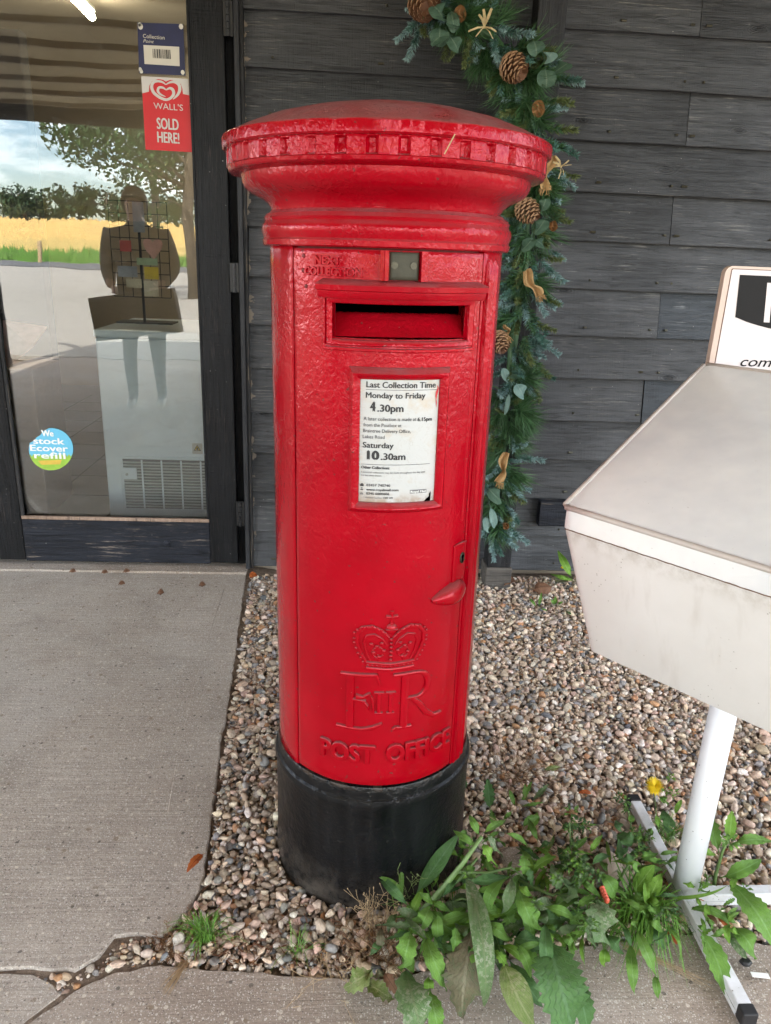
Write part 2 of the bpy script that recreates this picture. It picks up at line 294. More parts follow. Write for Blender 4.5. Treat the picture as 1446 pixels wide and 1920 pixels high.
def mk_lid():
    t = NT('frosted_acrylic'); v = t.coord(); f = t.noise(v, 5, 4, .6); sc = t.noise(t.coord((3, 90, 20)), 4, 3); 
    c = t.mix(t.ramp(f, [(.35, 0.), (.65, 1.)]), (.78, .79, .81), (.86, .86, .85))
    sp = t.ramp(t.noise(v, 150, 4, .7), [(.66, 0.), (.72, .35)]); c = t.mix(sp, c, (.34, .31, .27))
    b = t.bsdf(c, t.math('ADD', .22, t.math('MULTIPLY', t.noise(v, 60, 5), .25)), t.bump(sc, .08, .001))
    tr = t.n('ShaderNodeBsdfTransparent'); tr.inputs[0].default_value = (.95, .95, .95, 1); tl = t.n('ShaderNodeBsdfTranslucent'); tl.inputs[0].default_value = (.85, .85, .84, 1)
    mi = t.n('ShaderNodeMixShader', i_Fac=.12); t.l(b.outputs[0], mi.inputs[1]); t.l(tl.outputs[0], mi.inputs[2])
    ms = t.n('ShaderNodeMixShader'); t.l(t.ramp(f, [(.3, .82), (.7, .96)]), ms.inputs[0])
    t.l(tr.outputs[0], ms.inputs[1]); t.l(mi.outputs[0], ms.inputs[2]); t.l(ms.outputs[0], t.out.inputs[0])
mk_lid()
def mk_poly():
    t = NT('roof_polycarbonate'); d = t.n('ShaderNodeBsdfTranslucent'); d.inputs[0].default_value = (.30, .27, .215, 1); g = t.n('ShaderNodeBsdfDiffuse'); g.inputs[0].default_value = (.45, .40, .32, 1)
    ms = t.n('ShaderNodeMixShader', i_Fac=.3); t.l(d.outputs[0], ms.inputs[1]); t.l(g.outputs[0], ms.inputs[2]); t.l(ms.outputs[0], t.out.inputs[0])
mk_poly()
simple('acrylic_edge', (.47, .42, .385), .3, 25, .18, .2, .001, False)

# ------------------------------------------------------------------ builders
def ob(name, verts, faces, mat, parent=None, smooth=False, uvs=None):
    me = bpy.data.meshes.new(name); me.from_pydata([tuple(v) for v in verts], [], [tuple(f) for f in faces])
    if mat: me.materials.append(MATS[mat])
    if uvs is not None:
        ul = me.uv_layers.new(name='UVMap')
        for lp in me.loops: ul.data[lp.index].uv = uvs[lp.vertex_index]
    if smooth: me.shade_smooth() if hasattr(me, 'shade_smooth') else [setattr(p, 'use_smooth', True) for p in me.polygons]
    o = bpy.data.objects.new(name, me); C.objects.link(o)
    if parent: o.parent = parent
    return o
def tag(o, label=None, cat=None, group=None, kind=None):
    for k, v in (('label', label), ('category', cat), ('group', group), ('kind', kind)):
        if v: o[k] = v
    return o
def thing(name, label, cat, loc=(0, 0, 0), rotz=0, group=None):
    e = bpy.data.objects.new(name, None); C.objects.link(e); e.location = loc; e.rotation_euler = (0, 0, rotz); e.empty_display_size = .1
    return tag(e, label, cat, group)
def copy_tree(o, parent=None):
    c = o.copy(); C.objects.link(c); c.parent = parent
    for ch in list(o.children): copy_tree(ch, c)
    return c
class MB:
    def __init__(s): s.v = []; s.f = []; s.mi = []
    def add(s, v, f, mi=0):
        k = len(s.v); s.v += [tuple(p) for p in v]; s.f += [tuple(i+k for i in q) for q in f]; s.mi += [mi]*len(f); return s
    def box(s, a, b, bev=0, M=None, mi=0):
        x0, y0, z0 = a; x1, y1, z1 = b
        if bev:
            bm = bmesh.new(); bmesh.ops.create_cube(bm, size=1)
            for v in bm.verts: v.co = Vector(((x0+x1)/2+v.co.x*(x1-x0), (y0+y1)/2+v.co.y*(y1-y0), (z0+z1)/2+v.co.z*(z1-z0)))
            bmesh.ops.bevel(bm, geom=bm.edges[:]+bm.verts[:], offset=bev, segments=2, affect='EDGES', profile=.5)
            bm.verts.index_update(); V = [v.co.copy() for v in bm.verts]; F = [[v.index for v in f.verts] for f in bm.faces]; bm.free()
        else:
            V = [Vector(p) for p in ((x0, y0, z0), (x1, y0, z0), (x1, y1, z0), (x0, y1, z0), (x0, y0, z1), (x1, y0, z1), (x1, y1, z1), (x0, y1, z1))]
            F = [(0, 3, 2, 1), (4, 5, 6, 7), (0, 1, 5, 4), (1, 2, 6, 5), (2, 3, 7, 6), (3, 0, 4, 7)]
        if M is not None: V = [M @ v for v in V]
        return s.add(V, F, mi)
    def tube(s, pts, r, n=8, caps=True, mi=0):
        pts = [Vector(p) for p in pts]; rs = r if isinstance(r, (list, tuple)) else [r]*len(pts); V = []; F = []
        t0 = (pts[1]-pts[0]).normalized(); a = t0.orthogonal().normalized()
        for i, p in enumerate(pts):
            t = (pts[min(i+1, len(pts)-1)]-pts[max(i-1, 0)]).normalized(); a = (a-t*a.dot(t)).normalized(); b = t.cross(a)
            V += [p+(a*math.cos(2*math.pi*j/n)+b*math.sin(2*math.pi*j/n))*rs[i] for j in range(n)]
        for i in range(len(pts)-1):
            for j in range(n): F.append((i*n+j, i*n+(j+1) % n, (i+1)*n+(j+1) % n, (i+1)*n+j))
        if caps: F += [tuple(range(n))[::-1], tuple(range((len(pts)-1)*n, len(pts)*n))]
        return s.add(V, F, mi)
    def ball(s, c, r, sc=(1, 1, 1), u=10, v=6, M=None, mi=0):
        V = []; F = []; c = Vector(c)
        for i in range(v+1):
            a = math.pi*i/v
            for j in range(u):
                b = 2*math.pi*j/u; p = Vector((math.sin(a)*math.cos(b)*sc[0], math.sin(a)*math.sin(b)*sc[1], math.cos(a)*sc[2]))*r
                if M is not None: p = M @ p
                V.append(c+p)
        for i in range(v):
            for j in range(u): F.append((i*u+j, (i+1)*u+j, (i+1)*u+(j+1) % u, i*u+(j+1) % u))
        return s.add(V, F, mi)
    def lathe(s, prof, n=96, c=(0, 0), mi=0):
        V = []; F = []
        for r, z in prof: V += [(c[0]+r*math.cos(2*math.pi*j/n), c[1]+r*math.sin(2*math.pi*j/n), z) for j in range(n)]
        for i in range(len(prof)-1):
            for j in range(n): F.append((i*n+j, i*n+(j+1) % n, (i+1)*n+(j+1) % n, (i+1)*n+j))
        return s.add(V, F, mi)
    def build(s, name, mats, parent=None, smooth=False):
        mats = [mats] if isinstance(mats, str) else mats
        o = ob(name, s.v, s.f, mats[0], parent, smooth)
        for mm in mats[1:]: o.data.materials.append(MATS[mm])
        if len(mats) > 1: o.data.polygons.foreach_set('material_index', s.mi)
        return o
def autosmooth(o, ang=35):
    me = o.data; bm = bmesh.new(); bm.from_mesh(me); bmesh.ops.recalc_face_normals(bm, faces=bm.faces)
    for f in bm.faces: f.smooth = True
    for e in bm.edges: e.smooth = not (len(e.link_faces) == 2 and e.calc_face_angle(0) > R(ang))
    bm.to_mesh(me); bm.free(); return o
def text_geo(s, bold=0., extr=0., bevel=0., shear=0., res=3):
    cu = bpy.data.curves.new('t', 'FONT'); cu.body = s; cu.size = 1; cu.offset = bold; cu.extrude = extr; cu.bevel_depth = bevel; cu.bevel_resolution = 1; cu.shear = shear; cu.resolution_u = res
    o = bpy.data.objects.new('t', cu); C.objects.link(o); bpy.context.view_layer.update()
    me = bpy.data.meshes.new_from_object(o.evaluated_get(bpy.context.evaluated_depsgraph_get()))
    V = [v.co.copy() for v in me.vertices]; F = [tuple(p.vertices) for p in me.polygons]
    bpy.data.objects.remove(o); bpy.data.curves.remove(cu); bpy.data.meshes.remove(me); return V, F
def fit_text(s, x0, x1, y0, h, bold=0., extr=0., bevel=0., shear=0., d0=0., d1=0.):
    if bold > .001:      # heavier strokes: the same outline laid down three times, a hair apart
        VV, FF = [], []; e = bold*h*1.1
        for k, (ox, oy) in enumerate(((-e, -e*.4), (e, -e*.4), (0, e*.5))):
            V, F = fit_text(s, x0+e+ox, x1-e+ox, y0+oy, h, 0., extr, bevel, shear, d0, d1); n = len(VV)
            VV += [(v[0], v[1], v[2]+.00012*k) for v in V]; FF += [tuple(i+n for i in f) for f in F]
        return VV, FF
    return fit_text1(s, x0, x1, y0, h, 0., extr, bevel, shear, d0, d1)
def fit_text1(s, x0, x1, y0, h, bold=0., extr=0., bevel=0., shear=0., d0=0., d1=0.):
    """text scaled to span x0..x1, baseline y0, CAP height h; depth mapped d0..d1 (flat when extr is 0)"""
    V, F = text_geo(s, bold, extr, bevel, shear); xs = [v.x for v in V]; a, b = min(xs), max(xs); zz = max([abs(v.z) for v in V]+[1e-6])
    out = [((x0+(v.x-a)/(b-a)*(x1-x0)), y0+v.y/.69*h, d0+(v.z/zz*.5+.5)*(d1-d0)) for v in V]
    return out, F
def ribbon(pts, w):
    """flat stroke in 2D: list of (x, y), widths"""
    ws = w if isinstance(w, (list, tuple)) else [w]*len(pts); V = []; F = []
    for i, p in enumerate(pts):
        a = Vector(pts[max(i-1, 0)]); b = Vector(pts[min(i+1, len(pts)-1)]); t = (b-a).normalized(); nrm = Vector((-t.y, t.x))*ws[i]/2
        V += [Vector(p)+nrm, Vector(p)-nrm]
    for i in range(len(pts)-1): F.append((2*i, 2*i+1, 2*i+3, 2*i+2))
    return V, F

# ================================================================== SETTING
# ground sheet to the horizon, rising gently in the far field across the road
V = []; F = []
ys = [12, 2.4, -2, -20, -60, -75, -110, -170, -260, -420, -700]; zs = [-.05, -.05, -.05, -.05, -.05, .1, 1.5, 5.2, 8.0, 9.0, 9.0]
xs = [-500, -200, -80, -30, -8, 8, 30, 80, 200, 500]
for y, z in zip(ys, zs):
    for x in xs: V.append((x, y, z))
nx = len(xs)
allf = [(i*nx+j, i*nx+j+1, (i+1)*nx+j+1, (i+1)*nx+j) for i in range(len(ys)-1) for j in range(nx-1)]
tag(ob('ground', V, allf[:4*(nx-1)], 'soil'), kind='structure')
tag(ob('grass_verge', V, allf[4*(nx-1):6*(nx-1)], 'verge_grass', smooth=True), kind='structure')
tag(ob('wheat_field', V, allf[6*(nx-1):], 'wheat', smooth=True), kind='structure')
tag(MB().box((-60, -40, -.04), (60, -3.2, .010)).build('forecourt', 'forecourt'), kind='structure')
tag(MB().box((-200, -57, -.04), (200, -42, .0)).build('road', 'asphalt'), kind='structure')
def jag(pts, amp, step=.02, close=True):
    out = []
    n = len(pts)
    for i in range(n if close else n-1):
        a = Vector(pts[i]); b = Vector(pts[(i+1) % n]); L_ = (b-a).length; k = max(1, int(min(L_, 3)/step)) if L_ < 3.2 else 1
        nrm = Vector((-(b-a).y, (b-a).x)).normalized()
        for j in range(k):
            p = a.lerp(b, j/k); q = mnoise.noise(Vector((p.x*9, p.y*9, 2)))*.5+mnoise.noise(Vector((p.x*38, p.y*38, 5)))*.4+mnoise.noise(Vector((p.x*110, p.y*110, 5)))*.25
            out.append(p+nrm*q*amp)
    return out
def slab(name, pts, z0, z1, mat, amp):
    P = jag(pts, amp, .012); n = len(P)
    bm = bmesh.new(); top = [bm.verts.new((p.x, p.y, z1)) for p in P]; f = bm.faces.new(top)
    r = bmesh.ops.extrude_face_region(bm, geom=[f]); 
    for v in r['geom']:
        if isinstance(v, bmesh.types.BMVert): v.co.z = z0
    bmesh.ops.recalc_face_normals(bm, faces=bm.faces)
    es = [e for e in bm.edges if abs(e.verts[0].co.z-z1) < 1e-5 and abs(e.verts[1].co.z-z1) < 1e-5]
    bmesh.ops.bevel(bm, geom=es, offset=.003, segments=1, affect='EDGES')
    me = bpy.data.meshes.new(name); bm.to_mesh(me); bm.free(); me.materials.append(MATS[mat])
    o = bpy.data.objects.new(name, me); C.objects.link(o); return tag(o, kind='structure')
def g2(x, y): q = at(x, y, z=.012); return (q.x, q.y)
pathP = [(-3.5, 2.745), (-.366, 2.745), g2(437, 1250), g2(412, 1400), g2(392, 1560), g2(380, 1645), g2(352, 1695), g2(330, 1730), g2(305, 1752), g2(255, 1748), g2(215, 1752), g2(185, 1790), g2(140, 1815), g2(60, 1812), g2(-300, 1815), (-3.5, 1.02)]
apronP = [(-3.5, -3.19), (4, -3.19), (4, 1.10), g2(1700, 1770), g2(1446, 1765), g2(1290, 1745), g2(1100, 1770), g2(900, 1800), g2(690, 1832), g2(560, 1822), g2(400, 1812), g2(300, 1805), g2(215, 1815), g2(160, 1840), g2(110, 1875), g2(60, 1905), g2(0, 1950), g2(-300, 1990), (-3.5, .80)]
wedgeP = [(-3.5, 1.013), g2(-300, 1818), g2(60, 1818), g2(92, 1834), g2(116, 1858), g2(74, 1892), g2(36, 1919), g2(0, 1941), g2(-300, 1984), (-3.5, .82)]
slab('concrete_path', pathP, -.05, .007, 'concrete', .010)
slab('concrete_apron', apronP, -.05, .005, 'front_concrete', .009)
slab('concrete_fillet', wedgeP, -.05, .0045, 'concrete', .006)
# trowelled border joint on the path
mb = MB(); jp = [(-.43, 2.6), (-.425, 2.2), (-.41, 1.85), (-.395, 1.6), (-.375, 1.4)]
mb.tube([(x, y, .0064) for x, y in jp], .0012, 5); tag(mb.build('joint_line', 'concrete', smooth=True), kind='structure')
tag(MB().box((-3.5, 2.745, -.04), (-.365, 2.86, .0145)).build('door_sill', 'front_concrete'), kind='structure')
# gravel bed soil
V = []; F = []; nx, ny = 110, 60
for j in range(ny+1):
    for i in range(nx+1):
        x = -1.8+i*5.5/nx; y = .78+j*2.06/ny; V.append((x, y, .0005-.0135*min(1, max(0, (x+.33)/.08, (y-1.03)/.12 if x > -.3 else 0))+.004*mnoise.noise(Vector((x*7, y*7, 0)))))
for j in range(ny):
    for i in range(nx): F.append((j*(nx+1)+i, j*(nx+1)+i+1, (j+1)*(nx+1)+i+1, (j+1)*(nx+1)+i))
tag(ob('gravel_bed', V, F, 'soil', smooth=True), kind='structure')

def inpoly(x, y, P):
    r = False; n = len(P); j = n-1
    for i in range(n):
        if (P[i][1] > y) != (P[j][1] > y) and x < (P[j][0]-P[i][0])*(y-P[i][1])/(P[j][1]-P[i][1])+P[i][0]: r = not r
        j = i
    return r
BEDP = [(-.345, 2.74), (3.4, 2.80), (3.4, 1.12)]+[g2(*p) for p in ((1700, 1762), (1446, 1757), (1290, 1737), (1100, 1762), (900, 1792), (690, 1824), (560, 1814), (400, 1804), (300, 1797), (215, 1805), (165, 1828), (115, 1858), (62, 1896), (96, 1858), (80, 1834), (60, 1822), (140, 1822), (190, 1797), (222, 1762), (258, 1756), (308, 1760), (337, 1737), (360, 1700), (388, 1648), (400, 1560), (420, 1400), (445, 1250))]
BX0, BY0 = .085, 1.335
pv = bpy.data.collections.new('pebble_shapes')
for k in range(14):
    bm = bmesh.new(); bmesh.ops.create_icosphere(bm, subdivisions=3 if k < 6 else 2, radius=.5); sd_ = Vector((k*7.3, k*3.1, 1)); ang = rnd.uniform(0, 1)
    cuts = [(Vector((rnd.gauss(0, 1), rnd.gauss(0, 1), rnd.gauss(0, .7))).normalized(), rnd.uniform(.24, .40)) for _ in range(int(5+ang*7))]
    for v in bm.verts:
        d = v.co.normalized(); v.co *= 1+.28*mnoise.noise(d*1.3+sd_)+.08*mnoise.noise(d*3.1+sd_)
        for nrm, h in cuts:
            e = v.co.dot(nrm)-h
            if e > 0: v.co -= nrm*e*(.9 if k % 2 else .7)
    for f in bm.faces: f.smooth = True
    me = bpy.data.meshes.new('pebble'); bm.to_mesh(me); bm.free(); me.materials.append(MATS['pebble'])
    pv.objects.link(bpy.data.objects.new('pebble', me))
PAL = [((.74, .60, .46), 26), ((.58, .44, .32), 22), ((.46, .38, .31), 16), ((.33, .315, .30), 9), ((.18, .185, .19), 4), ((.82, .74, .63), 14), ((.52, .28, .14), 5), ((.66, .46, .36), 9)]
PALW = [p[0] for p in PAL for _ in range(p[1])]
pts = []; rots = []; scl = []; cols = []
def scatter(step, zlo, zhi, keep, smin, smax, cond=None):
    y = .86
    while y < 2.8:
        x = -.72
        while x < (1.25 if y < 1.3 else 1.9):
            px, py = x+rnd.uniform(-.5, .5)*step, y+rnd.uniform(-.5, .5)*step; x += step
            if rnd.random() > keep or not inpoly(px, py, BEDP): continue
            if math.hypot(px-BX0, py-BY0) < .207: continue
            if cond and not cond(px, py): continue
            s = rnd.uniform(smin, smax)*(1 if rnd.random() > .06 else 1.35)
            near = max(0, 1-abs(px+.2)*2) if px < .1 else 0
            pts.append((px, py, rnd.uniform(zlo, zhi)+.006*mnoise.noise(Vector((px*5, py*5, 3))))); rots.append((rnd.gauss(0, .35), rnd.gauss(0, .35), rnd.uniform(0, 6.28)))
            scl.append((s*rnd.uniform(.9, 1.25), s*rnd.uniform(.65, .95), s*rnd.uniform(.45, .75)))
            c = rnd.choice(PALW); g = rnd.uniform(.75, 1.2); 
            if px < .05 and rnd.random() < .35: g *= .7
            cols.append((c[0]*g, c[1]*g*rnd.uniform(.95, 1.03), c[2]*g*rnd.uniform(.92, 1.05), 1))
        y += step
scatter(.0078, -.001, .003, .85, .004, .009, lambda x, y: x < -.25 or y < 1.10)
scatter(.0120, -.009, -.001, .98, .011, .019)
scatter(.0165, -.002, .006, .8, .013, .023)
scatter(.026, .004, .010, .6, .013, .029)
scatter(.011, .001, .006, .35, .005, .010)
me = bpy.data.meshes.new('gravel'); me.from_pydata(pts, [], [])
for nm, typ, dat, key in (('prot', 'FLOAT_VECTOR', rots, 'vector'), ('pscl', 'FLOAT_VECTOR', scl, 'vector'), ('pcol', 'FLOAT_COLOR', cols, 'color')):
    a = me.attributes.new(nm, typ, 'POINT'); a.data.foreach_set(key, np.array(dat, dtype=np.float32).ravel())
gr = bpy.data.objects.new('gravel', me); C.objects.link(gr); me.materials.append(MATS['pebble']); tag(gr, kind='stuff')
tag(gr, 'loose mixed beige and grey pea gravel around the foot of the red pillar box', 'gravel')
ng = bpy.data.node_groups.new('pebbles', 'GeometryNodeTree'); ng.interface.new_socket('Geometry', in_out='INPUT', socket_type='NodeSocketGeometry'); ng.interface.new_socket('Geometry', in_out='OUTPUT', socket_type='NodeSocketGeometry')
gi = ng.nodes.new('NodeGroupInput'); go = ng.nodes.new('NodeGroupOutput'); ip = ng.nodes.new('GeometryNodeInstanceOnPoints'); ci = ng.nodes.new('GeometryNodeCollectionInfo')
ci.inputs['Collection'].default_value = pv; ci.inputs['Separate Children'].default_value = True; ci.inputs['Reset Children'].default_value = True; ip.inputs['Pick Instance'].default_value = True
def nattr(nm):
    a = ng.nodes.new('GeometryNodeInputNamedAttribute'); a.data_type = 'FLOAT_VECTOR'; a.inputs['Name'].default_value = nm; return a.outputs['Attribute']
e2r = ng.nodes.new('FunctionNodeEulerToRotation'); rv = ng.nodes.new('FunctionNodeRandomValue'); rv.data_type = 'INT'; rv.inputs['Min'].default_value = 0; 
[i for i in rv.inputs if i.name == 'Max' and i.type == 'INT'][0].default_value = 13
gl = ng.links.new
gl(gi.outputs[0], ip.inputs['Points']); gl(ci.outputs[0], ip.inputs['Instance']); gl(nattr('prot'), e2r.inputs[0]); gl(e2r.outputs[0], ip.inputs['Rotation']); gl(nattr('pscl'), ip.inputs['Scale'])
gl([o_ for o_ in rv.outputs if o_.type == 'INT'][0], ip.inputs['Instance Index']); gl(ip.outputs[0], go.inputs[0])
md = gr.modifiers.new('pebbles', 'NODES'); md.node_group = ng

# ------------------------------------------------------------------ shop building
shop = thing('shop_building', 'dark weatherboarded farm shop wall with a glazed timber door at its left', 'building', (0, 0, 0))
# solid core behind the boards, and a closed room behind the glazing
core = MB().box((-.36, 2.852, -.05), (6, 2.95, 2.45)).box((-5, 2.852, -.05), (-2.32, 2.95, 2.45)).box((-2.32, 2.852, 2.2005), (-.36, 2.95, 2.45)).build('wall_core', 'interior_beige', shop)
BZ = [.020, .170, .333, .495, .652, .818, .976, 1.145, 1.310, 1.474, 1.636, 1.801, 1.967, 2.135, 2.30, 2.44]
def board(x0, x1, z0, z1, mat, seed, ybot=2.800):
    n = max(2, int((x1-x0)/.06)); V = []; F = []; h = z1-z0+.03
    for i in range(n+1):
        x = x0+(x1-x0)*i/n; w = .0022*mnoise.noise(Vector((x*1.7, seed*5.1, 0))); wz = .0022*mnoise.noise(Vector((x*2.3, seed*3.3, 9)))+.001*mnoise.noise(Vector((x*21, seed*3.3, 9)))
        for (yy, zz) in ((ybot+.024, z0+.004+wz), (ybot+.002+w, z0+wz), (ybot+w, z0+.003+wz), (ybot+.016+w, z0+h*.5), (ybot+.033+w*.5, z0+h), (ybot+.038, z0+h)):
            V.append((x, yy, zz))
    for i in range(n):
        for j in range(6): F.append((i*6+j, i*6+(j+1) % 6, (i+1)*6+(j+1) % 6, (i+1)*6+j))
    F += [tuple(range(5, -1, -1)), tuple(range(n*6, n*6+6))]
    return ob('board', V, F, mat, shop)
for k in range(len(BZ)-1):
    z0, z1 = BZ[k], BZ[k+1]; dy = rnd.uniform(-.002, .002)
    jx = 1.18+rnd.uniform(-.01, .01); mt = 'weatherboard_paint'
    xl = -.345+rnd.uniform(-.006, .008)
    if k % 2 == 0 or k == 0:
        board(xl, jx-.002, z0, z1, mt, k, 2.800+dy); board(jx+.002, 3.1, z0, z1, 'board_patch_blue' if k in (6, 4) else mt, k+50, 2.800+dy+rnd.choice((-.004, .004)))
    else: board(xl, 3.1, z0, z1, mt, k, 2.800+dy)
    board(3.105, 6.0, z0, z1, mt, k+70, 2.8); board(-5, -2.33, z0, z1, mt, k+90, 2.8)
mb = MB()
for k in range(len(BZ)-1):
    for x in (-.25, .12, .50, .90, 1.15, 1.21, 1.55, 1.95):
        mb.tube([(x+rnd.uniform(-.02, .02), 2.803, BZ[k]+.032), (x+rnd.uniform(-.001, .001), 2.8005, BZ[k]+.032)], .0042, 8)
mb.build('nail_heads', 'screw_metal', shop)['kind'] = 'stuff'
# jambs
MB().box((-.405+.036, 2.775, .016), (-.352, 2.90, 2.12), .003).build('door_jamb', 'post_paint', shop)
MB().box((-.351, 2.785, .016), (-.340, 2.858, 2.12), .002).build('jamb_trim', 'worn_trim', shop)
MB().box((-2.32, 2.775, .016), (-2.285, 2.90, 2.12), .003).build('door_jamb', 'post_paint', shop)
MB().box((-2.32, 2.770, 2.121), (-.352, 2.90, 2.20), .003).build('door_head', 'post_paint', shop)
def leaf_door(x0, x1, hinge_right=True):
    d = bpy.data.objects.new('glazed_door', None); C.objects.link(d); d.parent = shop
    def pt(nm, a, b, mat, bev=.003): return MB().box(a, b, bev).build(nm, mat, d)
    pt('stile', (x1-.108, 2.790, .035), (x1, 2.835, 2.115), 'door_paint'); pt('stile', (x0, 2.790, .035), (x0+.10, 2.835, 2.115), 'door_paint')
    pt('bottom_rail', (x0+.1005, 2.7925, .030), (x1-.1085, 2.834, .205), 'rail_paint'); pt('top_rail', (x0+.1005, 2.792, 2.02), (x1-.1085, 2.834, 2.113), 'door_paint')
    pt('glazing_bead', (x0+.1005, 2.7935, .2055), (x1-.1085, 2.806, .219), 'bare_wood', .002)
    pt('glazing_bead', (x0+.1005, 2.7925, .2195), (x0+.112, 2.806, 2.0195), 'worn_trim', .002)
    pt('glazing_bead', (x1-.118, 2.7925, .2195), (x1-.1085, 2.806, 2.0195), 'door_paint', .002)
    pt('glass_pane', (x0+.099, 2.811, .2085), (x1-.107, 2.817, 2.021), 'door_glass', 0)
    return d
d1 = leaf_door(-1.335, -.402); d2 = leaf_door(-2.28, -1.341, False)
for z in (1.93, 1.137, .25):
    mb = MB().box((-.4015, 2.7805, z-.05), (-.3705, 2.7885, z+.05), .001)
    for q in range(5): mb.tube([(-.386, 2.778, z-.05+q*.02), (-.386, 2.778, z-.033+q*.02)], .006, 10)
    mb.build('hinge', 'hinge_metal', d1)
mb = MB(); mb.tube([(-.68, 2.7915, .115), (-.68, 2.788, .115)], .014, 20); mb.box((-.688, 2.786, .112), (-.672, 2.7885, .118)); mb.build('rail_plug', 'rail_paint', d1, True)
MB().box((-.413, 2.8365, .016), (-.3525, 2.86, 2.119)).build('door_gap_filler', 'door_paint', shop)  # strip added behind the door gap so no interior light shows through
# roof, canopy
MB().box((-5, 2.3, 2.46), (6, 8.5, 2.60)).build('roof', 'asphalt', shop)
MB().box((-5, 7.0, -.05), (6, 7.1, 2.45)).build('back_wall', 'interior_beige', shop)
MB().box((-5, 2.951, -.05), (-4.9, 7.0, 2.45)).build('side_wall', 'interior_beige', shop); MB().box((5.9, 2.951, -.05), (6, 7.0, 2.45)).build('side_wall', 'interior_beige', shop)
MB().box((-4.9, 2.951, 2.38), (5.9, 7, 2.44)).build('inner_ceiling', 'interior_beige', shop)
MB().box((-.1, 2.951, -.04), (0, 7.0, 2.379)).build('partition', 'interior_beige', shop)
fl = MB().box((-4.9, 2.87, -.045), (5.9, 6.99, .012)).build('inner_floor', 'interior_floor', shop)
mb = MB()
for i in range(9): mb.box((-3.2+i*.35, 2.9, .0125), (-3.192+i*.35, 6.5, .0135))
for i in range(10): mb.box((-3.4, 3.0+i*.35, .0126), (-.12, 3.008+i*.35, .0137))
mb.build('tile_joints', 'tile_joint', shop)['kind'] = 'stuff'
can = thing('canopy', 'timber canopy roof with translucent roof sheets over the forecourt, reflected in the door glass', 'canopy', (0, 2.7, 2.4))
def cpart(nm, a, b, mat, bev=.004): return MB().box(tuple(p-q for p, q in zip(a, (0, 2.7, 2.4))), tuple(p-q for p, q in zip(b, (0, 2.7, 2.4))), bev).build(nm, mat, can)
CX0, CX1, CY = -3.6, 2.3, -2.5
for i in range(6): cpart('roof_sheet', (CX0+i*(CX1-CX0)/6+.001, CY, 2.50), (CX0+(i+1)*(CX1-CX0)/6-.001, 2.295, 2.504), 'roof_polycarbonate', 0)
for i in range(9): cpart('purlin', (CX0, CY+.15+i*.55, 2.462), (CX1, CY+.19+i*.55, 2.4985), 'purlin_paint', 0)
cpart('fascia', (CX0, CY-.03, 2.33), (CX1, CY-.001, 2.56), 'canopy_timber')
for i in (0, 2, 3): cpart('rafter', (CX0+.05+i*1.93, CY, 2.36), (CX0+.10+i*1.93, 2.295, 2.461), 'canopy_timber')
cpart('wall_plate', (CX0, 2.66, 2.30), (CX1, 2.76, 2.398), 'canopy_timber')
# canopy posts: the near one carries the garland
def cpost(x, y, label, base=True, brace=-1):
    p = thing('canopy_post', label, 'post', (x, y, 0))
    MB().box((-.046, -.046, .09 if base else .01), (.046, .046, 2.30), .004).build('post', 'post_paint', p)
    if base: MB().box((-.052, -.052, -.02), (.052, .052, .089), .005).build('base_block', 'canopy_timber', p)
    pts_ = [(0, 0, 1.72), (-.10, 0, 1.90), (-.26, 0, 2.07), (-.45, 0, 2.20)]
    V = []; F = []
    for i, q in enumerate(pts_):
        a = Vector(pts_[max(0, i-1)]); b = Vector(pts_[min(3, i+1)]); t = (b-a).normalized(); nr = Vector((t.z, 0, -t.x))
        for s1, s2 in ((-1, -1), (1, -1), (1, 1), (-1, 1)): V.append(Vector(q)*1+Vector((brace*-1*0, 0, 0))+nr*.04*s1+Vector((0, .03*s2, 0)))
    for i in range(3):
        for j in range(4): F.append((i*4+j, i*4+(j+1) % 4, (i+1)*4+(j+1) % 4, (i+1)*4+j))
    F += [(3, 2, 1, 0), (12, 13, 14, 15)]
    ob('curved_brace', [v+Vector((-.046, 0, 0)) for v in V], F, 'post_paint', p); return p
cpost(.634, 2.705, 'dark timber post against the boards with a conifer garland wound round it')
fp = cpost(-3.5, -2.35, 'outer canopy post at the forecourt edge, seen as a dark upright in the door glass')
fp2 = cpost(1.9, -2.35, 'outer canopy post at the right end of the canopy by the forecourt')

# ------------------------------------------------------------------ RED PILLAR BOX
RB = .197; TILT = .011
pb = thing('pillar_box', 'red cast iron pillar box with fluted round cap and black base on the gravel', 'post box', (BX0, BY0, 0))
pb.rotation_euler = (0, -TILT, R(6.8))
def bend(V, r0=RB):
    out = []
    for u, z, d in V:
        th = u/RB; r = r0+d; out.append((r*math.sin(th), -r*math.cos(th), z))
    return out
def bend_par(V):
    out = []
    for u, z, d in V:
        x = RB*math.sin(u/RB); out.append((x, -math.sqrt(RB*RB-x*x)-d, z))
    return out
def grid_patch(us, zs, d, hole=None):
    V = [(u, z, d(u, z) if callable(d) else d) for z in zs for u in us]; n = len(us); F = []
    for j in range(len(zs)-1):
        for i in range(n-1):
            if hole and hole[0]-1e-6 <= us[i] and us[i+1] <= hole[1]+1e-6 and hole[2]-1e-6 <= zs[j] and zs[j+1] <= hole[3]+1e-6: continue
            F.append((j*n+i, j*n+i+1, (j+1)*n+i+1, (j+1)*n+i))
    return V, F
def fr(a, b, k): return [a+(b-a)*i/k for i in range(k+1)]
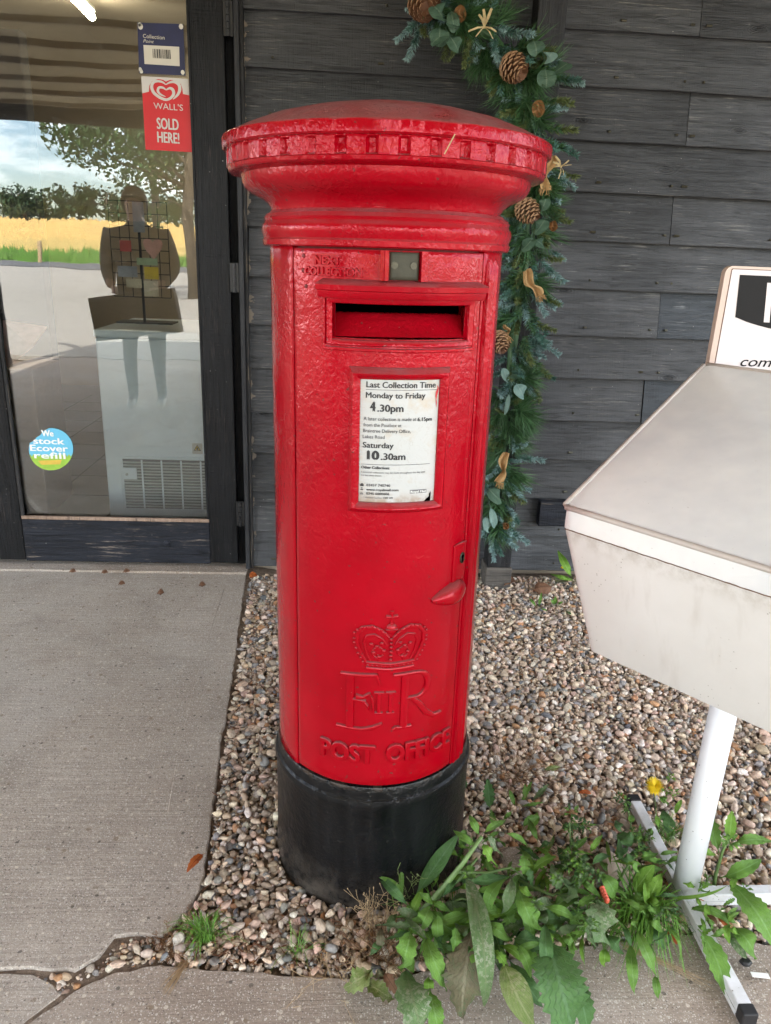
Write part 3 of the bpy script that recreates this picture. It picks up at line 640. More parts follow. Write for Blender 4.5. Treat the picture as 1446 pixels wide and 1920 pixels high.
def closed_panel(u0, u1, z0, z1, d, thick=.02, edge=.003, hole=None, nu=40, nz=60, lump=.0006):
    """a curved plate with rounded rim; optional rectangular hole"""
    if hole:
        us = sorted(set(fr(u0, hole[0], 8)+fr(hole[0], hole[1], 20)+fr(hole[1], u1, 8))); zs = sorted(set(fr(z0, hole[2], 40)+fr(hole[2], hole[3], 6)+fr(hole[3], z1, 8)))
    else: us = fr(u0, u1, nu); zs = fr(z0, z1, nz)
    us = [u0, u0+edge*.3]+[u for u in us if u0+edge*.9 < u < u1-edge*.9]+[u1-edge*.3, u1]; zs = [z0, z0+edge*.3]+[z for z in zs if z0+edge*.9 < z < z1-edge*.9]+[z1-edge*.3, z1]
    us.insert(2, u0+edge); us.insert(-2, u1-edge); zs.insert(2, z0+edge); zs.insert(-2, z1-edge)
    def dd(u, z):
        e = min(u-u0, u1-u, z-z0, z1-z)
        q = -thick if e <= 1e-7 else (-edge*.55 if e < edge*.5 else 0)
        return d+q+lump*mnoise.noise(Vector((u*26, z*26, d*99)))
    return grid_patch(us, zs, dd, hole)
def frame_geo(u0, u1, z0, z1, prof, seg=14):
    """mitred rectangular moulding; prof = [(inset, d)...]"""
    V = []; F = []; n = None
    for ins, d in prof:
        a, b, c, e = u0+ins, u1-ins, z0+ins, z1-ins
        ring = [(u, c) for u in fr(a, b, seg)[:-1]]+[(b, z) for z in fr(c, e, seg)[:-1]]+[(u, e) for u in fr(b, a, seg)[:-1]]+[(a, z) for z in fr(e, c, seg)[:-1]]
        n = len(ring); V += [(p[0], p[1], d+.0005*mnoise.noise(Vector((p[0]*60, p[1]*60, ins*400)))) for p in ring]
    for i in range(len(prof)-1):
        for j in range(n): F.append((i*n+j, i*n+(j+1) % n, (i+1)*n+(j+1) % n, (i+1)*n+j))
    return V, F
def pbo(nm, VF, mat, parent=pb, ang=40):
    return autosmooth(ob(nm, bend(VF[0]), VF[1], mat, parent), ang)
# base
mb = MB().lathe([(.205, -.06), (.2055, .01), (.2045, .03), (.2030, .12), (.2025, .236), (.2050, .244), (.2055, .252), (.2040, .259), (.2000, .263), (.1990, .270), (.1990, .282), (.1965, .287), (.170, .289), (.0, .289)], 128)
autosmooth(mb.build('base', 'black_base_paint', pb), 30)
# shell behind door
V, F = grid_patch(sorted(set(fr(-.30, -.116, 14)+fr(-.116, .111, 20)+fr(.111, .30, 14))), [.285, 1.10, 1.170, 1.243], -.0125, (-.116, .111, 1.10, 1.170)); pbo('inner_wall', (V, F), 'dark_red_edge')
full = 2*math.pi*RB
pbo('body_shell', closed_panel(.1425, full-.1972, .284, 1.240, -.0015, nu=90, nz=30), 'red_gloss_paint')
# door
AP = (-.112, .107, 1.107, 1.164)
door = pbo('door', closed_panel(-.1935, .1385, .2915, 1.234, .0005, hole=AP), 'red_gloss_paint')
# column strip on the right with flutes
def strip_d(u, z):
    q = .0035+.0022*math.cos((u-.148)/.037*math.pi*4)
    return q if .150 < u < .1825 else 0
us = fr(.146, .186, 32); zs = fr(.268, 1.238, 40)
V, F = grid_patch(us, zs, lambda u, z: (strip_d(u, z)+.0006*mnoise.noise(Vector((u*50, z*30, 3)))) if .147 < u < .185 and .2685 < z < 1.2375 else -.010)
pbo('hinge_strip', (V, F), 'red_gloss_paint')
# thin moulding just right of the door seam, and faint ridge
V, F = grid_patch(fr(.1235, .1290, 6), fr(.80, 1.225, 30), lambda u, z: .0005+.0022*math.sin(max(0, min(1, (u-.1235)/.0055))*math.pi)); 
pbo('door_moulding', (V, F), 'red_gloss_paint', door)
# aperture: jambs, chute, void
V = []; F = []
a, b, c, e = AP; n = 16
ring = [(u, c) for u in fr(a, b, n)[:-1]]+[(b, z) for z in fr(c, e, 4)[:-1]]+[(u, e) for u in fr(b, a, n)[:-1]]+[(a, z) for z in fr(e, c, 4)[:-1]]
for d in (.006, -.005, -.03, -.055): V += [(p[0], p[1], d) for p in ring]
k = len(ring)
for i in range(3):
    for j in range(k): F.append((i*k+j, i*k+(j+1) % k, (i+1)*k+(j+1) % k, (i+1)*k+j))
autosmooth(ob('slot_reveal', bend_par(V), F, 'red_clean_paint', door), 40)
V = []; F = []; prof = [(-.001, c+.001), (-.012, c+.007), (-.025, c+.020), (-.037, c+.0305), (-.045, c+.034), (-.055, c+.032)]
us = fr(a+.0015, b-.0015, 20)
for d, z in prof: V += [(u, z+.0015*(1-((u-(a+b)/2)/(b-a)*2)**2), d) for u in us]
for i in range(len(prof)-1):
    for j in range(20): F.append((i*21+j, i*21+j+1, (i+1)*21+j+1, (i+1)*21+j))
autosmooth(ob('slot_chute', bend_par(V), F, 'red_clean_paint', door), 60)
V, F = grid_patch(fr(a-.01, b+.01, 16), fr(c-.01, e+.01, 3), -.0555); ob('slot_void', bend_par(V), F, 'void_black', door)  # black sheet: the darkness inside the box is put into its colour
# aperture frame: outer ridge, inner ridge
pbo('slot_frame', frame_geo(-.1300, .1215, 1.0865, 1.1745, [(0, -.001), (.0008, .0045), (.002, .006), (.0055, .006), (.0068, .0035), (.0085, .003), (.0095, .008), (.0108, .0095), (.0148, .0088), (.0175, .0060), (.0178, -.004)]), 'red_gloss_paint', door)
# hood
us = fr(-.1305, .1265, 24); prof = [(1.1640, .001), (1.1640, .014), (1.1665, .0165), (1.1745, .0175), (1.1760, .0215), (1.1830, .0225), (1.1855, .0205), (1.1895, .006), (1.192, -.002)]
V = []; F = []
for z, d in prof: V += [(u, z+.0005*mnoise.noise(Vector((u*70, z*90, 0))), d) for u in us]
n = len(us)
for i in range(len(prof)-1):
    for j in range(n-1): F.append((i*n+j, i*n+j+1, (i+1)*n+j+1, (i+1)*n+j))
for s_ in (0, n-1): F.append(tuple(i*n+s_ for i in range(len(prof))))
pbo('slot_hood', (V, F), 'red_gloss_paint', door)
# brass tablet and its two holders
pl = pbo('collection_tablet', closed_panel(-.0285, .0140, 1.1915, 1.231, .0058, .006, .0012, nu=10, nz=6, lump=0), 'brass_dull', door)
for uu in (-.0215, .0055):
    Vc, Fc = [], []; mb = MB()
    mb.tube([(uu, 1.2125, .0055), (uu, 1.2125, .0078)], .0050, 16); mb.box((uu-.0046, 1.2120, .0076), (uu+.0046, 1.2131, .0083), 0)
    ob('screw', bend(mb.v), mb.f, 'screw_metal', pl)
for u0, u1 in ((-.0425, -.0290), (.0145, .0270)):
    us = fr(u0, u1, 6); V, F = [], []
    for z in fr(1.1905, 1.2325, 8):
        V += [(u0, z, -.003), (u0+.001, z, .009 if u0 < 0 else .013), (u0+.006, z, .0095 if u0 < 0 else .013), (u1-.006, z, .013 if u0 < 0 else .0095), (u1-.001, z, .013 if u0 < 0 else .009), (u1, z, -.003)]
    for i in range(8):
        for j in range(5): F.append((i*6+j, i*6+j+1, (i+1)*6+j+1, (i+1)*6+j))
    F += [tuple(range(6))[::-1], tuple(range(48, 54))]
    pbo('tablet_holder', (V, F), 'red_gloss_paint', door)
# raised words
def relief(nm, s, x0, x1, y0, h, d1, bold, parent=door, bev=.03):
    V, F = fit_text(s, x0, x1, y0, h, bold, .05, bev, 0, -.001, d1); return autosmooth(ob(nm, bend([(v[0], v[1], v[2]) for v in V]), F, 'red_gloss_paint', parent), 50)
relief('raised_lettering', 'NEXT', -.1450, -.1005, 1.2110, .0115, .0034, .04)
relief('raised_lettering', 'COLLECTION', -.1650, -.0670, 1.1950, .0115, .0034, .04)
relief('raised_lettering', 'POST', -.1330, -.0285, .3470, .0350, .0068, .035)
relief('raised_lettering', 'OFFICE', -.0105, .1260, .3490, .0350, .0068, .035)
for uu, zz in ((-.168, 1.222), (-.169, 1.201), (-.163, 1.178)):
    mb = MB(); mb.ball((uu, zz, .0005), .0034, (1, 1, .5), 10, 6); ob('blanked_hole', bend(mb.v), mb.f, 'dark_red_edge', door, True)
# notice frame + card
pbo('notice_frame', frame_geo(-.0860, .0755, .8300, 1.0650, [(0, -.001), (.001, .003), (.0025, .0060), (.0045, .0075), (.0070, .0115), (.0095, .0132), (.0125, .0125), (.0160, .0085), (.0185, .0062), (.0190, .0005)], 24), 'red_gloss_paint', door)
card = pbo('notice_card', grid_patch(fr(-.0700, .0600, 20), fr(.8460, 1.0490, 20), .0022), 'notice_paper', door)
CU0, CU1, CZ0, CZ1 = -.0672, .0582, .8445, 1.0440     # visible card
def cu(px): return CU0+(px-225)/(1200-225)*(CU1-CU0)
def cz(py): return CZ1-(py-215)/(1715-215)*(CZ1-CZ0)
prt = {'print_grey': MB(), 'print_light_grey': MB()}
def ptext(s, x0, x1, yb, capx, bold=0., mat='print_grey', shear=0.):
    bold = bold*2.2+.012
    V, F = fit_text(s, cu(x0), cu(x1), cz(yb), capx/1500*(CZ1-CZ0), bold, 0, 0, shear, .0028, .0028); ob('printed_text', bend(V), F, mat, card)
ptext('Last Collection Time', 292, 1140, 291, 68, .012); ptext('Monday to Friday', 288, 1010, 412, 66, .012)
ptext('4', 340, 412, 566, 112, .03); ptext('.30pm', 428, 745, 568, 82, .018)
ptext('A later collection is made at', 268, 905, 678, 42, -.004); ptext('6.15pm', 920, 1110, 682, 44, .02)
ptext('from the Postbox at', 268, 725, 750, 40, -.004); ptext('Braintree Delivery Office,', 266, 842, 820, 40, -.004); ptext('Lakes Road', 262, 526, 892, 40, -.004)
ptext('Saturday', 262, 640, 1005, 66, .015); ptext('10', 315, 470, 1145, 104, .035); ptext('.30am', 485, 790, 1147, 80, .018)
ptext('Other Collections', 250, 597, 1264, 34, .02); ptext('Additional collections may be made throughout the day until', 246, 1050, 1318, 22, 0, 'print_light_grey'); ptext('the last time shown.', 246, 508, 1356, 22, 0, 'print_light_grey')
ptext('03457 740740', 318, 612, 1482, 30, .012); ptext('www.royalmail.com', 316, 718, 1538, 30, .02); ptext('0345 6000606', 316, 604, 1588, 30, .012)
ptext('Postbox number', 312, 515, 1634, 20, 0, 'print_light_grey'); ptext('CM7 109', 530, 648, 1634, 20, .02)
def pbar(x0, x1, y0, y1, mat='print_grey', d=.0027):
    us_ = fr(cu(x0), cu(x1), 12); V, F = grid_patch(us_, [cz(y1), cz(y0)], d); ob('printed_bar', bend(V), F, mat, card)
pbar(288, 1170, 314, 319); pbar(250, 1112, 1208, 1213)
pbar(240, 285, 1462, 1486); pbar(248, 277, 1450, 1460); pbar(246, 280, 1525, 1537); pbar(252, 272, 1500, 1519, 'print_light_grey'); pbar(242, 280, 1572, 1592, 'print_light_grey'); pbar(248, 274, 1562, 1567)
pbar(862, 1082, 1528, 1574, 'print_light_grey')
V, F = fit_text('Royal Mail', cu(872), cu(1072), cz(1564), 26/1500*(CZ1-CZ0), .03, 0, 0, 0, .0031, .0031); ob('printed_text', bend(V), F, 'sticker_white', card)
rp = [(1160, 270), (1172, 300), (1160, 340), (1150, 390), (1150, 430), (1158, 470), (1160, 522)]
V, F = ribbon([(cu(x), cz(y)) for x, y in rp], [.0008, .002, .0038, .003, .001, .0016, .0004]); ob('paint_drip', bend([(v.x, v.y, .0032) for v in V]), F, 'poster_red', card)
V = [(cu(x), cz(y), .0032) for x, y in ((1140, 1560), (1120, 1590), (1120, 1625), (1085, 1650), (1050, 1690), (1040, 1720), (1140, 1720))]; ob('torn_corner', bend(V), [tuple(range(7))], 'void_black', card)
# lock, keyhole, handle
pbo('lock_plate', closed_panel(.1065, .1375, .688, .757, .0032, .006, .0015, nu=8, nz=10), 'red_gloss_paint', door)
mb = MB(); mb.tube([(.108, .757, .003), (.118, .7605, .0065), (.130, .7605, .0065), (.137, .760, .005)], [.0014, .0022, .0024, .0012], 8); ob('lock_lip', bend(mb.v), mb.f, 'red_gloss_paint', door, True)
mb = MB(); mb.tube([(.1285, .7305, .0030), (.1285, .7305, .0046)], .0062, 20); V1 = [(v[0], .7305+(v[1]-.7305)*1.7, v[2]) for v in mb.v]; ob('escutcheon', bend(V1), mb.f, 'brass_dull', door, True)
mb = MB(); mb.tube([(.1285, .7335, .0040), (.1285, .7335, .0050)], .0036, 14); mb.box((.1271, .7215, .004), (.1299, .7335, .0050)); ob('keyhole', bend(mb.v), mb.f, 'void_black', door)
# pull: a lobed thumb hold, pointed at its left
V = []; F = []; nu, nv = 22, 10
for i in range(nu+1):
    s_ = i/nu; u = .0635+s_*.075; hh = .0215*(math.sin(math.pi*min(1, s_*.62+.02)))**.7 if s_ < .8 else .0215*math.sqrt(max(0, 1-((s_-.8)/.2)**2))*.93
    for j in range(nv+1):
        a_ = math.pi*j/nv; zc = .664+.008*s_
        V.append((u, zc-math.cos(a_)*max(hh, .0006)-(.004 if j > 6 else 0)*0, .0+math.sin(a_)**.7*(.006+.014*math.sin(math.pi*min(1, s_*.9))) if 0 < j < nv else -.001))
for i in range(nu):
    for j in range(nv): F.append((i*(nv+1)+j, (i+1)*(nv+1)+j, (i+1)*(nv+1)+j+1, i*(nv+1)+j+1))
pbo('door_pull', (V, F), 'red_gloss_paint', door, 60)
# royal cypher and crown in relief
def stroke(mb, pts, w, h=.0062, base=-.001, sub=4):
    P = []; ws = w if isinstance(w, (list, tuple)) else [w]*len(pts); W_ = []
    for i in range(len(pts)-1):
        for k_ in range(sub): t_ = k_/sub; P.append(Vector(pts[i]).lerp(Vector(pts[i+1]), t_)); W_.append(1.18*(ws[i]*(1-t_)+ws[i+1]*t_))
    P.append(Vector(pts[-1])); W_.append(1.18*ws[-1]); V = []; F = []
    for i, p in enumerate(P):
        t_ = (P[min(i+1, len(P)-1)]-P[max(i-1, 0)]).normalized(); nr = Vector((-t_.y, t_.x)); wv = W_[i]
        for off, d in ((-.5, base), (-.40, h*.8), (-.15, h), (.15, h), (.40, h*.8), (.5, base)): q = p+nr*off*wv; V.append((q.x, q.y, d))
    n = len(P)
    for i in range(n-1):
        for j in range(5): F.append((i*6+j, i*6+j+1, (i+1)*6+j+1, (i+1)*6+j))
    F += [tuple(range(6))[::-1], tuple(range((n-1)*6, n*6))]; mb.add(V, F)
def arcp(cx_, cz_, rx, rz, a0, a1, n=10): return [(cx_+rx*math.cos(R(a0+(a1-a0)*i/n)), cz_+rz*math.sin(R(a0+(a1-a0)*i/n))) for i in range(n+1)]
mb = MB()  # E
stroke(mb, [(-.0760, .528), (-.0765, .420)], .0135); stroke(mb, [(-.0935, .5270), (-.0300, .5290)], [.0062, .0075]); stroke(mb, [(-.0315, .531), (-.0265, .518), (-.0235, .507)], [.006, .005, .0015])
stroke(mb, [(-.1010, .4185), (-.055, .4170), (-.036, .4205), (-.0180, .4310)], [.0058, .0062, .0085, .0035])
stroke(mb, [(-.0760, .4790), (-.0480, .4760)], [.005, .005]); stroke(mb, [(-.0655, .4840), (-.0530, .4835), (-.0450, .4900), (-.0405, .4935)], [.010, .006, .005, .0025]); stroke(mb, [(-.052, .4755), (-.044, .466), (-.0425, .459)], [.005, .004, .0015])
o_ = ob('royal_cypher', bend(mb.v), mb.f, 'red_gloss_paint', door); autosmooth(o_, 45)
mb = MB()  # II
for u in (-.0250, -.0045):
    stroke(mb, [(u, .492), (u, .454)], .0066, .0050); stroke(mb, [(u-.0088, .4940), (u+.0088, .4940)], .0036, .0050); stroke(mb, [(u-.0070, .4525), (u+.0070, .4525)], .0034, .0050)
stroke(mb, [(-.0410, .4915), (-.0360, .4780), (-.0345, .4560)], [.002, .0055, .003])
o_ = ob('royal_cypher', bend(mb.v), mb.f, 'red_gloss_paint', door); autosmooth(o_, 45)
mb = MB()  # R
stroke(mb, [(.0205, .528), (.0205, .421)], .0135); stroke(mb, [(-.0010, .5285), (.0370, .5300)], .0062); stroke(mb, [(.0070, .4200), (.0350, .4200)], .0058)
stroke(mb, [(.036, .530)]+arcp(.0420, .5045, .0235, .0250, 80, -95, 12)+[(.0230, .4800)], [.006]+[.006, .0075, .0095, .011, .012, .0125, .012, .011, .0095, .008, .0065, .0055, .005]+[.0045], sub=2)
stroke(mb, [(.0330, .4790), (.0500, .4620), (.0640, .4410), (.0800, .4290), (.0980, .4320)], [.007, .0105, .0115, .0095, .003])
stroke(mb, [(.002, .4165), (.008, .4215)], [.007, .006])
o_ = ob('royal_cypher', bend(mb.v), mb.f, 'red_gloss_paint', door); autosmooth(o_, 45)
mb = MB(); cc = -.0070
stroke(mb, [(cc-.0420, .5435), (cc, .5405), (cc+.0420, .5435)], .0062, .0055); stroke(mb, [(cc-.0430, .5545), (cc, .5510), (cc+.0430, .5545)], .0050, .0050); stroke(mb, [(cc-.0400, .5490), (cc, .5460), (cc+.0400, .5490)], .006, .0028)
for s_ in (-1, 1):
    arch = [(cc+s_*.0430, .556), (cc+s_*.0520, .572), (cc+s_*.0590, .592), (cc+s_*.0590, .608), (cc+s_*.0500, .620), (cc+s_*.0330, .6235), (cc+s_*.0170, .616), (cc+s_*.0040, .603)]
    stroke(mb, arch, [.005, .006, .007, .0075, .0075, .007, .006, .004], .0048, sub=3)
    inn = [(cc+s_*.036, .558), (cc+s_*.0430, .576), (cc+s_*.0470, .594), (cc+s_*.0420, .606), (cc+s_*.0290, .609), (cc+s_*.0150, .600), (cc+s_*.008, .588)]
    stroke(mb, inn, .0035, .0036, sub=3)
    for i in range(len(arch)-1):
        for t_ in (.0, .5):
            p = Vector(arch[i]).lerp(Vector(arch[i+1]), t_); o2 = Vector((s_*.0040 if i < 4 else 0, .0030 if i > 2 else 0)); mb.ball((p.x+o2.x, p.y+o2.y, .0045), .0026, (1, 1, .8), 8, 5)
    for uu, zz in ((.020, .566), (.030, .574), (.012, .578), (.024, .586), (.034, .590), (.016, .592)): mb.ball((cc+s_*uu, zz, .0025), .0042, (1, .8, .6), 8, 5)
    stroke(mb, arcp(cc+s_*.022, .574, .010, .010, 0, 330, 10), .0025, .0035, sub=1)
    stroke(mb, [(cc+s_*.022, .558), (cc+s_*.022, .570)], .003, .0035)
for i in range(-5, 6): mb.ball((cc+i*.0078, .5478+abs(i)*.0003, .003), .0022, (1, 1, .8), 8, 5)
for zz in (.560, .568, .576, .584, .592, .600): mb.ball((cc, zz, .0040), .0034, (1, 1, .8), 8, 5)
mb.ball((cc, .6200, .0015), .0105, (1, 1, .55), 14, 8); stroke(mb, [(cc-.010, .620), (cc+.010, .620)], .003, .0078)
for p, q in (((cc, .632), (cc, .654)), ((cc-.010, .6435), (cc+.010, .6435))): stroke(mb, [p, tuple((Vector(p)+Vector(q))/2), q], [.0055, .0030, .0065], .0052)
mb.ball((cc, .6305, .002), .004, (1, 1, .8), 8, 5)
o_ = ob('crown_emblem', bend(mb.v), mb.f, 'red_gloss_paint', door); autosmooth(o_, 50)
# collar and cap
mb = MB().lathe([(.150, 1.2360), (.2030, 1.2355), (.2065, 1.2375), (.2070, 1.2450), (.2050, 1.2480), (.2060, 1.2515), (.2080, 1.2570), (.2085, 1.2630), (.2065, 1.2690), (.2040, 1.2715), (.2030, 1.2745), (.2045, 1.2780), (.2005, 1.2840), (.1950, 1.2865), (.1925, 1.2895)], 160)
autosmooth(mb.build('collar', 'red_gloss_paint', pb), 28)
capP = [(.1920, 1.2890), (.1930, 1.2945), (.1970, 1.3010), (.2050, 1.3070), (.2150, 1.3120), (.2250, 1.3165), (.2330, 1.3225), (.2375, 1.3300), (.2385, 1.3360), (.2390, 1.3405), (.2440, 1.3425), (.2545, 1.3435), (.2575, 1.3445), (.2590, 1.3460), (.2600, 1.3505)]
rim = [(.2615, 1.3752), (.2665, 1.3760), (.2685, 1.3780), (.2685, 1.3910), (.2670, 1.3935), (.2640, 1.3950), (.2590, 1.3970), (.2350, 1.4080), (.2000, 1.4215), (.1500, 1.4345), (.1000, 1.4440), (.0500, 1.4495), (.0150, 1.4512), (.0, 1.4514)]
DN = 38; n = DN*20; zb = fr(1.3515, 1.3738, 10)
V = []; F = []; rows = [(r, z, False) for r, z in capP]+[(.2620, z, True) for z in zb]+[(r, z, False) for r, z in rim]
for r, z, dn in rows:
    for j in range(n):
        th = 2*math.pi*j/n; rr = r
        if dn:
            k_ = j//20; jw = .5+.5*mnoise.noise(Vector((k_*3.7, 1, 0))); ph = ((j/20.) % 1)-.5; wu = max(0, min(1, (.155+.05*jw-abs(ph))/.05)); zz_ = (z-1.3515)/.0223; wv = max(0, min(1, min(zz_-.0, 1.02-zz_-.9*max(0, abs(ph)-.10))/.10))
            rr -= .0085*wu*wv*(.55+.6*jw)*(.8+.5*mnoise.noise(Vector((math.cos(th)*19, math.sin(th)*19, z*60))))
        rr += .0010*mnoise.noise(Vector((math.cos(th)*5, math.sin(th)*5, z*30)))+.0004*mnoise.noise(Vector((math.cos(th)*22, math.sin(th)*22, z*90)))
        V.append((rr*.985*math.sin(th)-.003, -rr*.99*math.cos(th), z))
for i in range(len(rows)-1):
    for j in range(n): F.append((i*n+j, i*n+(j+1) % n, (i+1)*n+(j+1) % n, (i+1)*n+j))
autosmooth(ob('cap', V, F, 'red_gloss_paint', pb), 32)
mb = MB(); mb.tube([(.028, -.2665, 1.354), (.040, -.2700, 1.378)], .0008, 5); mb.build('stray_straw', 'raffia', pb)

# ------------------------------------------------------------------ display stand with sloping acrylic lid and its sign
PX, PY = .712, 1.133
st = thing('display_stand', 'white tapered display bin with frosted sloping lid on a white pole stand', 'display stand', (PX, PY, 0))
def rel(v): return Vector(v)-Vector((PX, PY, 0))
Lc, Bc, Nc, Rc = Vector((.372, 1.142)), Vector((.745, 1.500)), Vector((.679, .766)), Vector((1.052, 1.124)); cen = (Lc+Rc)/2
def corner(c, k, z): q = c.lerp(cen, k); return rel((q.x, q.y, z))
def roundq(cs, rr, z_of, seg=4):
    """rounded quadrilateral ring"""
    out = []; n = len(cs)
    for i in range(n):
        p = cs[i]; a = (cs[i-1]-p).normalized(); b = (cs[(i+1) % n]-p).normalized()
        for k in range(seg+1):
            t = k/seg; q = (p+a*rr*(1-t)**2+b*rr*t**2); out.append(q)
    return [Vector((q.x-PX, q.y-PY, z_of(q))) for q in out]
def rings(nm, rs, mat, parent, capb=True, capt=False, ang=30):
    V = [p for r in rs for p in r]; n = len(rs[0]); F = []
    for i in range(len(rs)-1):
        for j in range(n): F.append((i*n+j, i*n+(j+1) % n, (i+1)*n+(j+1) % n, (i+1)*n+j))
    if capb: F.append(tuple(range(n))[::-1])
    if capt: F.append(tuple(range((len(rs)-1)*n, len(rs)*n)))
    return autosmooth(ob(nm, V, F, mat, parent), ang)
quad = [Lc, Nc, Rc, Bc]
def qs(k): return [c.lerp(cen, k) for c in quad]
zt = lambda q: .812; 
def slope(q):   # lid plane: front edge LN at .845, back edge BR at 1.04
    e = (Nc-Lc).normalized(); nrm = Vector((-e.y, e.x)); 
    if nrm.dot(Bc-Lc) < 0: nrm = -nrm
    return .845+(1.04-.845)*max(0, nrm.dot(q-Lc))/nrm.dot(Bc-Lc)
rings('bin_body', [roundq(qs(.222), .012, lambda q: .580), roundq(qs(.215), .016, lambda q: .582), roundq(qs(.005), .018, lambda q: .800), roundq(qs(0), .018, lambda q: .808), roundq(qs(.02), .016, lambda q: .809), roundq(qs(.03), .016, lambda q: .800), roundq(qs(.215), .016, lambda q: .59)], 'dirty_white_plastic', st)
rings('bin_floor', [roundq(qs(.23), .012, lambda q: .592), roundq(qs(.23), .012, lambda q: .600)], 'dirty_white_plastic', st, True, True)
lid = rings('lid', [roundq(qs(-.008), .02, lambda q: .8095), roundq(qs(-.008), .02, lambda q: slope(q)-.006), roundq(qs(.004), .02, lambda q: slope(q)+.002), roundq(qs(.035), .02, lambda q: slope(q)+.0035)], 'frosted_acrylic', st, False, True)
for a_, b_, nm in ((Lc, Nc, 'lid_edge'), (Bc, Lc, 'lid_edge'), (Rc, Bc, 'lid_edge')):
    mb = MB(); a2, b2 = a_.lerp(cen, -.006), b_.lerp(cen, -.006)
    P = [rel((a2.lerp(b2, t).x, a2.lerp(b2, t).y, slope(a2.lerp(b2, t))+.001)) for t in fr(.01, .99, 8)]
    mb.tube(P, .0048, 8); mb.build(nm, 'acrylic_edge', lid, True)
# grime line along the rim under the lid, and the torn film stuck on the skirt
mb = MB(); e0, e1 = Lc.lerp(cen, -.011), Nc.lerp(cen, -.011)
P = [rel((e0.lerp(e1, t).x, e0.lerp(e1, t).y, .8093+.0008*mnoise.noise(Vector((t*60, 0, 0))))) for t in fr(.02, .98, 60)]
mb.tube(P, [.0008+.0007*abs(mnoise.noise(Vector((i*.9, 3, 3)))) for i in range(len(P))], 5); mb.build('rim_grime', 'cone_brown', st)
f0, f1 = Lc.lerp(cen, -.0115), Nc.lerp(cen, -.0115); V = []; F = []
n = 26
for i in range(n+1):
    t = .03+.66*i/n; q = f0.lerp(f1, t); top = .843; lo = .843-.030*(min(1, max(0, (t-.10)/.14))**.7)*(1 if t < .55 else max(0, 1-(t-.55)/.14)); lo = min(lo, .8425)
    V += [rel((q.x, q.y, top)), rel((q.x, q.y, lo))]
for i in range(n): F.append((2*i, 2*i+1, 2*i+3, 2*i+2))
mb = MB().add(V, F); mb.build('torn_film', 'frosted_acrylic', lid)
# leaflets lying in the bin
pole = MB(); pole.tube([(0, 0, .012), (0, 0, .5795)], .0245, 40); pole.build('pole', 'white_powder_coat', st, True)
mb = MB(); mb.box((-.07, -.07, .560), (.07, .07, .5790), .003); mb.build('mounting_plate', 'white_powder_coat', st)
for a_, L0, L1 in ((90, .0, .262), (-90, 0, .240), (0, .0246, .26)):
    M_ = Matrix.Rotation(R(a_), 4, 'Z'); z0 = .014 if a_ in (90, -90) else .0145
    arm = MB(); arm.box((L0 if L0 else .0005, -.0125, z0), (L1, .0125, z0+.024), .0022, M_); arm.box((L0 if L0 else .0005, -.0145, z0-.001), (L1, -.0130, z0+.008), .0, M_); arm.build('foot_arm', 'white_powder_coat', st)
    cp = MB(); cp.box((L1+.0003, -.0135, z0-.003), (L1+.022, .0135, z0+.0255), .0025, M_); cp.build('end_cap', 'black_plastic', st)
mb = MB(); mb.tube([(0, -.045, .036), (0, -.045, .0395)], .0042, 10); mb.build('bolt', 'screw_metal', st)
# sign board bracketed behind the bin
sy = 1.56
TL = at(1366, 498, y=sy); sw, sh = .42, .30
mb = MB(); mb.box((.28, sy-PY+.018, .60), (.32, sy-PY+.04, 1.0), .003); mb.box((.28, .0, .60), (.32, sy-PY+.0175, .62), 0); mb.box((.0, -.01, .603), (.2795, .03, .617), 0); mb.build('sign_bracket', 'white_powder_coat', st)
def rrect(x0, x1, z0, z1, r, seg=6):
    out = []
    for cx_, cz_, a0 in ((x1-r, z1-r, 0), (x0+r, z1-r, 90), (x0+r, z0+r, 180), (x1-r, z0+r, 270)):
        out += [(cx_+r*math.cos(R(a0+90*k/seg)), cz_+r*math.sin(R(a0+90*k/seg))) for k in range(seg+1)]
    return out
X0 = TL.x-.004; Z1 = TL.z; X1 = X0+sw; Z0 = Z1-sh
def plate(nm, ring, y0, y1, mat, parent):
    V = [rel((x, y0, z)) for x, z in ring]+[rel((x, y1, z)) for x, z in ring]; n = len(ring)
    F = [tuple(range(n))[::-1], tuple(range(n, 2*n))]+[(j, (j+1) % n, n+(j+1) % n, n+j) for j in range(n)]
    return ob(nm, V, F, mat, parent)
sg = plate('sign_board', rrect(X0, X1, Z0, Z1, .016), sy, sy+.016, 'sign_frame', st)
plate('sign_face', rrect(X0+.0135, X1-.0135, Z0+.0135, Z1-.0065, .002, 1), sy-.0012, sy-.0001, 'sign_white', sg)
plate('sign_groove', rrect(X0+.0120, X1-.0120, Z0+.0120, Z1-.0050, .002, 1), sy-.0006, sy-.00005, 'cone_brown', sg)
a_ = at(1387, 515, y=sy); b_ = at(1378, 594, y=sy); c_ = at(1446, 614, y=sy)
blk = [(a_.x, a_.z), (X1-.02, a_.z-.0015), (X1-.02, b_.z)]+[(x, b_.z-.030*math.sin(math.pi*(x-b_.x)/(X1-.02-b_.x))**.8) for x in fr(X1-.021, b_.x+.0005, 14)]
plate('sign_print', blk[::-1], sy-.0020, sy-.0013, 'print_black', sg)
m_ = at(1438, 530, y=sy); m2 = at(1431, 604, y=sy)
plate('sign_print', [(m_.x, m_.z), (m_.x+.012, m_.z), (m2.x+.0125, m2.z), (m2.x, m2.z)][::-1], sy-.0027, sy-.0021, 'sign_white', sg)
p0 = at(1387, 686, y=sy); V, F = fit_text('com', p0.x, p0.x+.0685, p0.z, .0205, .012, 0, 0, .25)
